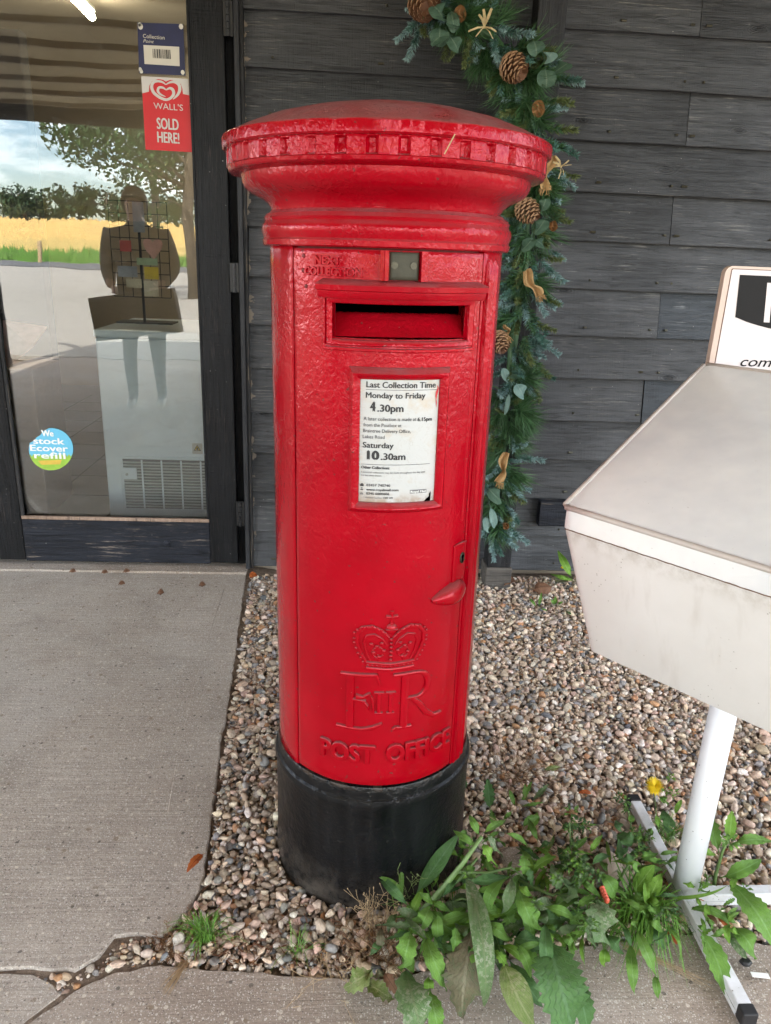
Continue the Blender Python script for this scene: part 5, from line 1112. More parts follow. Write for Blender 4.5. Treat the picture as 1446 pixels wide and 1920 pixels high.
for i in range(420):
    t_ = rnd.random(); x = rnd.choice((rnd.uniform(-.35, -.25), rnd.uniform(-.5, .2))); y = rnd.uniform(1.05, 2.0) if x < -.25 else rnd.uniform(.985, 1.1)
    if not inpoly(x, y, BEDP) or math.hypot(x-BX0, y-BY0) < .21: continue
    a = rnd.uniform(0, 3.14); L_ = rnd.uniform(.006, .022); d = Vector((math.cos(a), math.sin(a), rnd.uniform(-.2, .3)))*L_; z = rnd.uniform(.004, .012); lit.tube([(x, y, z), (x+d.x, y+d.y, z+max(0, d.z))], rnd.uniform(.0006, .0014), 4, False)
tag(lit.build('bark_litter', 'cone_brown'), 'thin brown bark and stem litter along the path edge', 'litter', None, 'stuff')
# loose single bits
def drop_leaf(label, c, tip, w, mat, z=.02, nm='fallen_leaf', cat='leaf', **k):
    B = at(*c, z=z); T = at(*tip, z=z+.004); Mm = (B+T)/2+Vector((0, 0, .008)); e = thing(nm, label, cat, B); e2 = leaf_mesh('blade', B, Mm, T, w, mat, e, fold=.4, n=12, **k); return e
# (a fallen leaf is one mesh: parent empties are avoided)
def loose_leaf(label, c, tip, w, mat, z=.02, nm='fallen_leaf', cat='leaf', **k):
    B = at(*c, z=z); T = at(*tip, z=z+.003); Mm = (B+T)/2+Vector((0, 0, .007)); return tag(leaf_mesh(nm, B, Mm, T, w, mat, None, **{**dict(fold=.4, n=12), **k}), label, cat)
loose_leaf('orange serrated dead leaf on the concrete edge left of the pillar box', (384, 1600), (350, 1637), .018, 'leaf_orange', .019, teeth=.15)
loose_leaf('orange narrow dead leaf lying on gravel left of the dandelion', (1112, 1491), (1084, 1488), .012, 'leaf_orange', .014)
loose_leaf('small orange leaf scrap beside the narrow orange leaf', (1100, 1480), (1110, 1470), .010, 'leaf_brown', .014)
loose_leaf('brown upright leaf sliver stuck in gravel by the seedling', (1060, 1608), (1062, 1586), .008, 'leaf_brown', .03)
loose_leaf('curled orange leaf under the white side foot', (1345, 1722), (1366, 1742), .016, 'leaf_orange', .02); loose_leaf('dark red leaf beside the curled orange leaf', (1322, 1722), (1345, 1735), .014, 'leaf_brown', .02)
loose_leaf('long red brown leaf behind the front foot arm', (1246, 1746), (1270, 1772), .016, 'leaf_orange', .025); loose_leaf('small red leaf at the pole foot on the far side', (1306, 1684), (1320, 1690), .015, 'leaf_orange', .02)
loose_leaf('big pinkish dry leaf at the wall foot in the gravel', (1000, 1105), (1036, 1100), .06, 'leaf_brown', .03, prof='round', curl=.3); loose_leaf('pale curled dry leaf at the wall foot near the bin', (1040, 1095), (1062, 1085), .05, 'leaf_dying', .03, prof='round')
loose_leaf('tan dry leaf beside the garland post base', (945, 1098), (965, 1086), .045, 'leaf_brown', .02, prof='round'); loose_leaf('red dry leaf at the corner of the door sill', (468, 1085), (482, 1078), .03, 'leaf_orange', .02, prof='round')
for lab, x, y, s_, mt in (('small curled tan leaf on the concrete near the door jamb', 378, 1098, .03, 'leaf_brown'), ('flat pinkish leaf on the concrete near the door', 300, 1113, .03, 'leaf_brown'), ('dark brown leaf scrap on the concrete before the door', 227, 1096, .022, 'leaf_brown'), ('pale leaf on the door sill below the rail', 236, 1073, .022, 'leaf_brown'), ('tan leaf scrap on the sill left of the pale leaf', 195, 1075, .02, 'leaf_brown'), ('buff leaf scrap at the left end of the sill', 135, 1073, .02, 'leaf_brown')):
    loose_leaf(lab, (x-6, y), (x+8, y-2), s_, mt, .020, teeth=.3, curl=.25)
# paper scraps and the broken concrete lump
def lump(nm, label, cat, c, r, sc, mat, z, sd_):
    bm = bmesh.new(); bmesh.ops.create_icosphere(bm, subdivisions=3, radius=1)
    for v in bm.verts:
        d = v.co.normalized(); v.co = Vector((d.x*sc[0], d.y*sc[1], d.z*sc[2]))*r*(1+.22*mnoise.noise(d*1.6+Vector((sd_, 0, 0)))+.06*mnoise.noise(d*6))
        if v.co.z > r*sc[2]*.62: v.co.z = r*sc[2]*.62+(v.co.z-r*sc[2]*.62)*.2
    me = bpy.data.meshes.new(nm); bm.to_mesh(me); bm.free(); me.materials.append(MATS[mat]); o = bpy.data.objects.new(nm, me); C.objects.link(o); o.location = at(*c, z=z)
    autosmooth(o, 40); return tag(o, label, cat)
lump('concrete_lump', 'pale broken concrete lump on the gravel behind the big weed', 'stone', PA(1000, 200), .042, (1, .9, .6), 'concrete', .008, 3.)
pc = [at(*B_(*p), z=z) for p, z in (((370, 190), .02), ((440, 95), .05), ((520, 150), .045), ((595, 320), .02), ((520, 390), .02), ((460, 290), .03))]
o_ = ob('paper_scrap', [p-pc[0] for p in pc]+[p-pc[0]-Vector((0, 0, .0012)) for p in pc], [(0, 1, 5), (1, 2, 5), (2, 3, 5), (3, 4, 5), (4, 0, 5)]+[(6, 11, 7), (7, 11, 8), (8, 11, 9), (9, 11, 10), (10, 11, 6)]+[(0, 6, 7, 1), (1, 7, 8, 2), (2, 8, 9, 3), (3, 9, 10, 4), (4, 10, 6, 0)], 'paper_scrap'); o_.location = pc[0]; tag(o_, 'crumpled pale cardboard scrap among weeds left of the white pole', 'paper scrap')
q = at(*B_(1380, 872), z=.0145); o_ = MB().box((-.016, -.005, -.0005), (.016, .005, .0012), .0004).build('paper_scrap', 'sticker_white'); o_.location = q; o_.rotation_euler = (0, .04, R(-6)); tag(o_, 'small white paper strip on the concrete at far right', 'paper scrap')
lump('pebble', 'single dark grey pebble on the concrete below the right weed leaf', 'stone', B_(1292, 790), .0105, (1, .8, .7), 'print_grey', .019, 8.)

# ------------------------------------------------------------------ garland
GY = 2.615
gp = [(770, -30), (815, 5), (870, 35), (925, 60), (965, 110), (985, 165), (1000, 225), (1010, 290), (1008, 350), (990, 410), (990, 470), (985, 540), (975, 600), (965, 660), (962, 720), (950, 780), (945, 850), (935, 910), (930, 955), (925, 1000)]
gw = [.12, .13, .13, .12, .115, .10, .08, .08, .08, .09, .095, .10, .10, .095, .095, .09, .08, .07, .06, .04]
GP = [at(x, y, y=GY) for x, y in gp]
gl_ = thing('garland', 'green conifer garland with pine cones, eucalyptus and hessian bows on the dark post', 'garland', GP[5])
g0 = gl_.location
mb = MB(); mb.tube([p-g0+Vector((0, .04, 0)) for p in GP], .016, 8); mb.build('garland_wire', 'needle_green', gl_, True)
def sprig_mesh(kind, seed):
    r = random.Random(seed); V = []; F = []; mi = []
    if kind == 'fir': L_, n, nl, w = .085, 210, .021, .0023
    elif kind == 'tip': L_, n, nl, w = .06, 150, .016, .0023
    else: L_, n, nl, w = .05, 130, .072, .0021
    bend_ = Vector((r.uniform(-.3, .3), r.uniform(-.3, .3), 0))
    for i in range(n):
        t = r.random()**.8; p = Vector((0, 0, t*L_))+bend_*(t*t*L_)
        a = r.uniform(0, 6.28); out = .75 if kind != 'pine' else .55
        d = Vector((math.cos(a)*out, math.sin(a)*out, r.uniform(.35, .9) if kind != 'pine' else r.uniform(.3, 1.2))).normalized(); ln = nl*r.uniform(.7, 1.15)*(1-.35*t if kind != 'pine' else 1)
        s = d.cross(Vector((r.gauss(0, 1), r.gauss(0, 1), r.gauss(0, 1)))).normalized()*w/2; k = len(V)
        mid = p+d*ln*.5+Vector((0, 0, -ln*.05)); e = p+d*ln
        V += [p+s*.6, p-s*.6, mid+s, mid-s, e]; F += [(k, k+1, k+3, k+2), (k+2, k+3, k+4)]
        m_ = 0 if t < .55 or kind == 'pine' else 1; mi += [m_, 1 if (r.random() < .4 or t > .7) and kind != 'pine' else m_]
    me = bpy.data.meshes.new('sprig'); me.from_pydata(V, [], F); me.update(); return me, mi
spr = []
for kind, ms in (('fir', ('needle_green', 'needle_blue')), ('fir', ('needle_green', 'needle_olive')), ('fir', ('needle_blue', 'needle_tip')), ('tip', ('needle_blue', 'needle_tip')), ('pine', ('needle_green', 'needle_green')), ('pine', ('needle_green', 'needle_blue')), ('tip', ('needle_olive', 'needle_olive'))):
    for sd_ in range(2):
        me, mi = sprig_mesh(kind, sd_*7+len(spr)); me.materials.append(MATS[ms[0]]); me.materials.append(MATS[ms[1]]); me.polygons.foreach_set('material_index', mi); spr.append((kind, me))
def put_sprig(me, p, d, s=1.):
    o = bpy.data.objects.new('sprig', me); C.objects.link(o); o.parent = gl_; o.location = p-g0; o.rotation_mode = 'QUATERNION'
    o.rotation_quaternion = d.to_track_quat('Z', 'Y') @ Quaternion((0, 0, 1), rnd.uniform(0, 6.28)); o.scale = (s, s, s)
nseg = len(GP)-1
for i in range(285):
    u = (i+.5)/285*nseg; k = int(u); t = u-k; p = GP[k].lerp(GP[k+1], t); w = gw[k]*(1-t)+gw[k+1]*t; T = (GP[k+1]-GP[k]).normalized()
    a = rnd.uniform(-1.7, 1.7)+(math.pi if rnd.random() < .5 else 0); side = T.cross(Vector((0, 1, 0))).normalized()
    d = (side*math.sin(a)*1.0+Vector((0, -1, 0))*abs(math.cos(a))*.6+T*rnd.uniform(-.2, .9)+Vector((0, 0, -.15))).normalized()
    kd, me = spr[int(min(13, max(0, mnoise.noise(Vector((i*.21, 3.3, 0)))*9+7+rnd.uniform(-4, 4))))]
    off = d*w*rnd.uniform(.0, .55 if kd != 'pine' else .25); put_sprig(me, p+off+Vector((0, rnd.uniform(-.03, .03), 0)), d, rnd.uniform(1.0, 1.4))
for x, y, dx, dy in ((1060, 148, 1, 0), (1068, 155, 1, .3), (1060, 340, 1, .5), (1055, 480, 1, .3), (1030, 560, 1, .2), (1025, 640, 1, 0), (1020, 700, 1, .2), (880, 85, 0, 1), (840, 75, -.3, 1), (790, 40, -1, .6), (925, 1030, 0, 1), (920, 1010, -.1, 1), (960, 960, 1, .5), (770, 30, -1, .4)):
    p = at(x, y, y=GY-.02); put_sprig(spr[rnd.choice((4, 5, 6, 7, 0))][1], p-Vector((dx, 0, -dy))*.05, Vector((dx, -.2, -dy)).normalized(), 1.1)
def cone(c, r, L_, axis):
    p = at(*c, y=GY-.085)-g0; mb = MB(); Q = axis.normalized().to_track_quat('Z', 'Y'); n = 74
    mb.tube([p-Q @ Vector((0, 0, L_*.45)), p+Q @ Vector((0, 0, L_*.45))], [r*.6, r*.35], 8, True, 0)
    for i in range(n):
        t = i/n; a = i*2.39996; rr = r*math.sin(math.pi*(t*.78+.16))**.75; z = (t-.5)*L_; rad = Vector((math.cos(a), math.sin(a), 0)); tn = Vector((-math.sin(a), math.cos(a), 0)); w = r*.30*(1-.3*t)
        b = Vector((0, 0, z-.10*L_))+rad*rr*.35; e = Vector((0, 0, z+.05*L_))+rad*rr; th = Vector((0, 0, r*.09))
        P = [b-tn*w*.4, b+tn*w*.4, e+tn*w, e-tn*w, e*1+rad*r*.10+th*.5, b-tn*w*.4+th, b+tn*w*.4+th, e+tn*w+th*1.3, e-tn*w+th*1.3, e+rad*r*.06+th*2.2]
        P = [p+Q @ v for v in P]
        mb.add(P, [(0, 3, 2, 1), (3, 4, 2)], 0); mb.add(P, [(5, 6, 7, 8), (8, 7, 9)], 0); mb.add(P, [(2, 4, 9, 7), (4, 3, 8, 9), (1, 2, 7, 6), (3, 0, 5, 8)], 1)
    mb.build('pine_cone', ['cone_brown', 'cone_edge'], gl_)
cone((795, 6), .046, .075, Vector((.1, -.9, -.5))); cone((963, 126), .041, .080, Vector((.5, -.8, -.6))); cone((988, 394), .037, .078, Vector((.6, -.5, -.6))); cone((936, 640), .036, .07, Vector((.2, -.6, -.6)))
def euc(c, tip, w, mat, z=-.105):
    w *= 1.12; B = at(*c, y=GY+z); T = at(*tip, y=GY+z-.01); leaf_mesh('eucalyptus_leaf', B, (B+T)/2+Vector((0, -.012, 0)), T, w, mat, gl_, fold=.1, prof='round', stalk=.08, n=14, wav=.06)
for c, tip, w, mt in (((825, 50), (822, 88), .052, 'eucalyptus'), ((850, 55), (848, 38), .04, 'eucalyptus'), ((835, 40), (812, 10), .07, 'eucalyptus'), ((845, 20), (852, 62), .034, 'eucalyptus'), ((835, 60), (808, 84), .052, 'eucalyptus'), ((842, 66), (860, 98), .050, 'eucalyptus'), ((850, 0), (830, -20), .05, 'eucalyptus'),
    ((1000, 75), (1006, 105), .050, 'eucalyptus'), ((1020, 120), (1036, 98), .045, 'eucalyptus_frost'), ((1036, 138), (1066, 118), .055, 'eucalyptus'), ((1022, 128), (1024, 165), .052, 'eucalyptus'), ((1012, 398), (1024, 372), .036, 'eucalyptus'), ((1000, 440), (1022, 412), .05, 'eucalyptus'), ((1000, 445), (978, 470), .044, 'eucalyptus'), ((1002, 448), (1020, 462), .045, 'eucalyptus'),
    ((955, 705), (980, 692), .052, 'eucalyptus'), ((950, 718), (944, 690), .028, 'eucalyptus_frost'), ((968, 718), (982, 745), .048, 'eucalyptus_frost'), ((955, 735), (946, 778), .014, 'eucalyptus_frost'), ((915, 915), (940, 940), .055, 'eucalyptus'), ((920, 950), (928, 990), .026, 'eucalyptus_frost'), ((916, 1000), (910, 970), .03, 'eucalyptus_frost')):
    euc(c, tip, w, mt)
for pp in (((835, 50), (845, 70), (852, 84)), ((1015, 90), (1024, 120), (1022, 150)), ((1003, 415), (996, 450), (985, 462)), ((962, 690), (958, 720), (952, 750)), ((915, 930), (922, 965), (926, 985))):
    mb = MB(); mb.tube([at(x, y, y=GY-.1)-g0 for x, y in pp], .0016, 6); mb.build('eucalyptus_stalk', 'eucalyptus', gl_, True)
def bow(c, s, d):      # raffia: loops and loose ends
    p = at(*c, y=GY-.11)-g0; mb = MB()
    for a, L_, w in ((100, .05, .010), (70, .055, .010), (125, .04, .008), (200, .06, .006), (-20, .045, .007), (230, .045, .004), (-50, .05, .004)):
        a = R(a+d); v = Vector((math.cos(a), -.25, math.sin(a))); sdv = Vector((-math.sin(a), 0, math.cos(a)))*w*.5*s; P = [p, p+v*L_*.5*s+Vector((0, -.012, 0)), p+v*L_*s]
        V = []; 
        for i, q in enumerate(P): V += [q+sdv*(.5, 1, .8)[i], q-sdv*(.5, 1, .8)[i]+Vector((0, -.002, 0))]
        mb.add(V, [(0, 1, 3, 2), (2, 3, 5, 4)])
    mb.ball(p, .006*s, (1, 1, 1), 8, 6); mb.build('raffia_bow', 'raffia', gl_)
bow((908, 50), .85, 0); bow((1052, 312), .62, 60)
def twist(c0, c1, w, seed):   # hessian strip gathered in the middle with frayed end
    A_, B2 = at(*c0, y=GY-.10)-g0, at(*c1, y=GY-.11)-g0; T = (B2-A_); side = T.cross(Vector((0, 1, 0))).normalized(); V = []; F = []; n = 14; m_ = 6; r = random.Random(seed)
    for i in range(n+1):
        t = i/n; ww = w*(.35+.65*abs(math.sin(math.pi*(t*1.5+.1)))**.8); c = A_+T*t+Vector((0, -.012*math.sin(t*6), 0))+side*.008*math.sin(t*7+seed)
        for j in range(m_+1): s = j/m_-.5; V.append(c+side*s*ww+Vector((0, -.010*math.cos(s*9+t*3+seed), 0)))
    for i in range(n):
        for j in range(m_): F.append((i*(m_+1)+j, i*(m_+1)+j+1, (i+1)*(m_+1)+j+1, (i+1)*(m_+1)+j))
    mb = MB().add(V, F)
    for j in range(22):
        s = r.uniform(-.5, .5); b = B2+side*s*w*.8; mb.tube([b, b+T.normalized()*r.uniform(.005, .02)+side*r.gauss(0, .005)+Vector((0, r.gauss(-.004, .004), 0))], .0009, 4, False)
    mb.build('hessian_twist', 'burlap', gl_, True)
twist((1030, 290), (1020, 355), .040, 1); twist((984, 508), (1012, 556), .036, 2); twist((949, 848), (938, 905), .036, 3); twist((949, 608), (953, 632), .018, 4)
for c, r_ in (((1008, 205), .024), ((862, 28), .022), ((1036, 424), .016), ((948, 985), .013)):
    p = at(*c, y=GY-.11)-g0; mb = MB(); V = []; F = []
    for i in range(5):
        for j in range(16): a = j/16*6.283; rr = r_*(1-.22*i); V.append(p+Vector((math.cos(a)*rr*.85, .0+(.010*(4-i)/4*(0 if i < 1 else 1)-.012*(i == 0))+.004*math.sin(3*a), math.sin(a)*rr)))
    for i in range(4):
        for j in range(16): F.append((i*16+j, i*16+(j+1) % 16, (i+1)*16+(j+1) % 16, (i+1)*16+j))
    F.append(tuple(range(64, 80))); mb.add(V, F); mb.build('dried_fruit_slice', 'dried_fruit', gl_, True)

# ------------------------------------------------------------------ door stickers
SY = 2.8085
def flat(nm, ring, mat, parent=None, y=SY, th=.0006, loc=None):
    loc = Vector(loc or (0, 0, 0)); V = [Vector((x, y, z))-loc for x, z in ring]+[Vector((x, y+th, z))-loc for x, z in ring]; n = len(ring)
    ar = sum(ring[i][0]*ring[(i+1) % n][1]-ring[(i+1) % n][0]*ring[i][1] for i in range(n))
    F = [tuple(range(n)) if ar > 0 else tuple(range(n))[::-1], tuple(range(n, 2*n))[::-1] if ar > 0 else tuple(range(n, 2*n))]+[(j, (j+1) % n, n+(j+1) % n, n+j) for j in range(n)]
    return ob(nm, V, F, mat, parent)
def pxz(x, y): q = at(x, y, y=SY); return (q.x, q.z)
def prt_flat(nm, VF, mat, parent, y): return ob(nm, [(v[0]-parent.location.x, y-parent.location.y-v[2], v[1]-parent.location.z) for v in VF[0]], VF[1], mat, parent)
def PE(x, y): return (240+x/7.114, 30+y/7.111)     # enlarged sticker picture
def E2(x, y): return pxz(*PE(x, y))
# collection point poster
c0 = E2(125, 85); cp = thing('collection_poster', 'navy blue collection point poster with a barcode label, top of the door glass', 'poster', (c0[0], SY, c0[1]))
flat('poster_sheet', [E2(125, 85), E2(148, 762), E2(768, 795), E2(738, 105)], 'navy_print', cp, SY, .0006, cp.location)
lb = flat('barcode_label', [E2(207, 385), E2(222, 638), E2(690, 668), E2(684, 410)], 'label_cream', cp, SY-.0008, .0006, cp.location)
mb = MB(); x = 0; r7 = random.Random(4)
while x < 240:
    w_ = r7.choice((3, 4, 6, 10, 15)); a_, b_, c_, d_ = E2(325+x, 437+x*.06), E2(325+x+w_, 437+x*.06), E2(335+x+w_, 560+x*.06), E2(335+x, 560+x*.06); k_ = len(mb.v)
    mb.add([(p[0]-cp.location.x, -.0012, p[1]-cp.location.z) for p in (a_, b_, c_, d_)], [(3, 2, 1, 0)]); x += w_+r7.choice((4, 5, 7, 9))
mb.build('barcode_bars', 'print_grey', lb)['kind'] = 'stuff'
def etext(s, x0, x1, y, h, mat, parent, yy, bold=0, shear=0, rot=None):
    a_ = E2(x0, y); b_ = E2(x1, y); hh = E2(x0, y-h)[1]-a_[1]; V, F = fit_text(s, a_[0], b_[0], a_[1], hh, bold, 0, 0, shear); V = [(v[0], v[1]-(v[0]-a_[0])*.02, v[2]) for v in V]; return prt_flat('printed_text', (V, F), mat, parent, yy)
etext('Collection', 202, 488, 290, 52, 'label_cream', cp, SY-.001, .0); etext('Point', 205, 346, 352, 44, 'label_cream', cp, SY-.001, .0, .3)
mb = MB()
for x, y, r_ in ((168, 140, 34), (160, 115, 24), (708, 140, 30), (165, 710, 22), (180, 740, 22), (732, 752, 26)):
    cxy = E2(x, y); k_ = E2(x+r_, y)[0]-cxy[0]; o_ = flat('tape_patch', [(cxy[0]+k_*math.cos(a*.7854)*(.9+.2*rnd.random()), cxy[1]+k_*1.15*math.sin(a*.7854)) for a in range(8)], 'tape', cp, SY-.0020, .0005, cp.location)
# ice cream poster
c0 = E2(178, 800); ws = thing('ice_cream_poster', 'red and white ice cream sold here poster with a swirled heart, under the navy poster', 'poster', (c0[0], SY, c0[1]))
flat('poster_sheet', [E2(178, 800), E2(235, 1780), E2(855, 1815), E2(808, 838)], 'poster_red', ws, SY, .0006, ws.location)
for pts_ in (([178, 800], [190, 1030], [280, 1008], [285, 930], [320, 870], [400, 838], [470, 850], [505, 872], [520, 820]), ([520, 820], [505, 872], [560, 850], [640, 860], [705, 905], [728, 970], [735, 1038], [818, 1055], [808, 838])):
    flat('white_panel', [E2(*p) for p in pts_], 'poster_white', ws, SY-.0008, .0006, ws.location)
def swirl(pts_, w):
    Q = []
    for i in range(len(pts_)-1):
        p0 = Vector(pts_[max(0, i-1)]); p1 = Vector(pts_[i]); p2 = Vector(pts_[i+1]); p3 = Vector(pts_[min(len(pts_)-1, i+2)])
        for k_ in range(5): t = k_/5; Q.append(.5*((2*p1)+(p2-p0)*t+(2*p0-5*p1+4*p2-p3)*t*t+(3*p1-p0-3*p2+p3)*t**3))
    Q.append(Vector(pts_[-1])); n = len(Q); W_ = [w[int(i/5)]*(1-(i % 5)/5)+w[min(len(w)-1, int(i/5)+1)]*((i % 5)/5) for i in range(n)]
    V, F = ribbon([tuple(q) for q in Q], W_); V = [(*E2(v.x, v.y), 0) for v in V]; F = [f[::-1] for f in F]; prt_flat('heart_swirl', (V, F), 'poster_white', ws, SY-.0014)
swirl([(505, 915), (460, 880), (390, 868), (335, 890), (318, 950), (345, 1020), (410, 1075), (470, 1105), (520, 1115), (575, 1090), (610, 1040), (600, 985), (560, 962), (510, 985)], [10, 26, 34, 38, 40, 40, 38, 36, 34, 36, 40, 40, 32, 14])
swirl([(505, 915), (560, 885), (625, 878), (680, 915), (692, 980), (670, 1040), (630, 1085), (600, 1112)], [10, 28, 38, 42, 42, 36, 24, 4])
swirl([(510, 985), (465, 955), (415, 955), (400, 1000), (430, 1040), (470, 1062), (505, 1075)], [12, 28, 34, 34, 26, 16, 4])
etext("WALL'S", 345, 735, 1235, 82, 'poster_white', ws, SY-.0016, .0); etext('SOLD', 388, 680, 1500, 145, 'poster_white', ws, SY-.0016, .03); etext('HERE!', 395, 690, 1680, 140, 'poster_white', ws, SY-.0016, .03)
# round refill sticker
def PF(x, y): return (x/3.0125, 560+y/3.0125)
def E3(x, y): return pxz(*PF(x, y))
c0 = E3(288, 850); es = thing('refill_sticker', 'round blue and green refill sticker low on the door glass', 'sticker', (c0[0], SY, c0[1]))
circ = [(288+125*math.cos(R(a)), 850-119*math.sin(R(a))) for a in range(0, 360, 6) if not 100 < a < 160]
circ = [(288+125*math.cos(R(a)), 850-119*math.sin(R(a))) for a in range(-198, 100, 6)]+[(240, 752), (228, 770), (205, 785), (195, 800), (175, 812)]
flat('sticker_sheet', [E3(*p) for p in circ], 'sticker_blue', es, SY, .0006, es.location)
gr_ = [(288+125*math.cos(R(a)), 850-119*math.sin(R(a))) for a in range(-162, -17, 6)]; top = [(410-i*10, 885+(8 if i % 2 else -8)) for i in range(25)]
flat('grass_print', [E3(*p) for p in gr_+top], 'sticker_green', es, SY-.0008, .0006, es.location)
flat('orange_print', [E3(*p) for p in ((215, 915), (350, 910), (340, 935), (235, 938))], 'sticker_orange', es, SY-.0014, .0004, es.location)
for s, x0, x1, y, h in (('We', 236, 305, 775, 34), ('stock', 190, 366, 818, 34), ('Ecover', 172, 386, 858, 34), ('refill', 195, 372, 900, 34)):
    a_ = E3(x0, y); b_ = E3(x1, y); hh = E3(x0, y-h)[1]-a_[1]; prt_flat('printed_text', fit_text(s, a_[0], b_[0], a_[1], hh, .05), 'sticker_white', es, SY-.0016)

# ------------------------------------------------------------------ inside the shop
fz = thing('chest_freezer', 'white chest freezer with a grey grille standing behind the door glass', 'freezer', (-.79, 3.22, .0))
zt1 = at(180, 645, y=3.2).z
def lp(a, b, mat, nm, parent, bev=0): 
    o = fz.location; return MB().box(tuple(p-q for p, q in zip(a, o)), tuple(p-q for p, q in zip(b, o)), bev).build(nm, mat, parent)
lp((-1.024, 3.2, .075), (-.12, 3.80, .865), 'freezer_white', 'freezer_body', fz, .008); lp((-1.03, 3.195, .866), (-.115, 3.81, .90), 'freezer_white', 'freezer_lid', fz, .01)
lp((-1.0, 3.22, .013), (-.14, 3.78, .0745), 'grille_dark', 'plinth', fz)
gx0, gx1, gz0, gz1 = -.948, -.44, .125, .350
g1 = lp((gx0-.012, 3.193, gz0-.012), (gx1+.012, 3.1995, gz1+.012), 'freezer_white', 'grille_surround', fz, .003); lp((gx0, 3.190, gz0), (gx1, 3.1928, gz1), 'grille_dark', 'grille_back', fz)
nz_ = 16
for i in range(nz_): z = gz0+.004+i*(gz1-gz0-.008)/nz_; lp((gx0+.001, 3.183, z+.002), (gx1-.001, 3.1895, z+.0085), 'grille_grey', 'grille_slat', fz)
for i in range(7): x = gx0+(gx1-gx0)*i/6; lp((x-.0035, 3.181, gz0+.0005), (x+.0035, 3.1828, gz1-.0005), 'freezer_white', 'grille_upright', fz)
q = at(370, 842, y=3.197); wl = lp((q.x-.022, 3.1975, q.z-.022), (q.x+.022, 3.1995, q.z+.025), 'label_cream', 'warning_label', fz)
V = [(q.x-.016, q.z-.008), (q.x+.016, q.z-.008), (q.x, q.z+.020)]; ob('warning_triangle', [(a-fz.location.x, 3.1970-3.22, b) for a, b in V], [(0, 1, 2)], 'print_black', wl)
V = [(q.x-.0115, q.z-.005), (q.x+.0115, q.z-.005), (q.x, q.z+.0145)]; ob('warning_triangle', [(a-fz.location.x, 3.1966-3.22, b) for a, b in V], [(0, 1, 2)], 'card_yellow', wl)
V = [(q.x-.004, q.z-.004), (q.x+.004, q.z-.004), (q.x+.005, q.z+.002), (q.x, q.z+.009), (q.x-.005, q.z+.001)]; ob('flame_print', [(a-fz.location.x, 3.1962-3.22, b) for a, b in V], [(0, 1, 2, 3, 4)], 'print_black', wl)
lp((gx0+.002, 3.176, .262), (gx0+.062, 3.1812, .315), 'freezer_white', 'thermostat_panel', fz, .002)
mb = MB(); mb.tube([(gx0+.02-fz.location.x, 3.1755-3.22, .285), (gx0+.02-fz.location.x, 3.171-3.22, .285)], .006, 14); mb.build('thermostat_knob', 'grille_grey', fz)
# card rack on the freezer
rk = thing('card_rack', 'black wire greeting card rack standing on the freezer inside the shop', 'rack', (-.93, 3.55, .901))
r0 = rk.location; zz0 = .901
ra, rb2 = at(215, 555, y=3.5), at(312, 380, y=3.5)
X_0, X_1, Z_1 = ra.x, rb2.x, rb2.z
mb = MB()
for x in fr(X_0, X_1, 6): mb.tube([Vector((x, 3.5, ra.z))-r0, Vector((x, 3.5, Z_1))-r0], .0018, 6)
for z in fr(ra.z, Z_1, 8): mb.tube([Vector((X_0, 3.4985, z))-r0, Vector((X_1, 3.4985, z))-r0], .0018, 6)
mb.tube([Vector(((X_0+X_1)/2, 3.503, .905))-r0, Vector(((X_0+X_1)/2, 3.503, Z_1))-r0], .006, 8)
mb.build('wire_grid', 'wire_black', rk)['kind'] = 'stuff'
mb = MB(); mb.box(tuple(Vector((X_0, 3.49, .9012))-r0), tuple(Vector((X_1, 3.62, .907))-r0)); mb.build('rack_base', 'wire_black', rk)
def gcard(lab, a, b, mat, heart=False):
    p, q = at(*a, y=3.46), at(*b, y=3.46); cxm, czm = (p.x+q.x)/2, (p.z+q.z)/2; w, h = (q.x-p.x)/2, (p.z-q.z)/2
    if heart: ring = [(w*.98*math.sin(t)**3, h*(.82*math.cos(t)-.32*math.cos(2*t)-.12*math.cos(3*t))) for t in [i*math.pi/12 for i in range(24)]]
    else: ring = [(-w, -h), (w, -h), (w, h), (-w, h)]
    n = len(ring); V = [(x, -.0008, z) for x, z in ring]+[(x, .0008, z) for x, z in ring]; F = [tuple(range(n)), tuple(range(n, 2*n))[::-1]]+[(j, (j+1) % n, n+(j+1) % n, n+j) for j in range(n)]
    o = ob('greeting_card', V, F, mat); o.location = (cxm, 3.46+rnd.uniform(-.003, .003), czm); return tag(o, lab, 'card', 'greeting cards in the wire rack')
gcard('pink heart shaped card in the rack', (267, 440), (307, 487), 'card_pink', True); gcard('tall grey and white card at the top of the rack', (247, 378), (272, 436), 'card_grey'); gcard('red card in the rack beside the pink heart', (224, 450), (247, 472), 'card_red')
gcard('pale green card under the pink heart', (256, 483), (296, 498), 'card_green'); gcard('yellow card in the rack under the green card', (270, 500), (298, 524), 'card_yellow'); gcard('grey landscape card left of the yellow card', (220, 498), (258, 520), 'card_grey')
gcard('cream card at the bottom middle of the rack', (236, 522), (266, 540), 'card_cream'); gcard('cream card at the bottom right of the rack', (269, 526), (298, 556), 'card_cream')
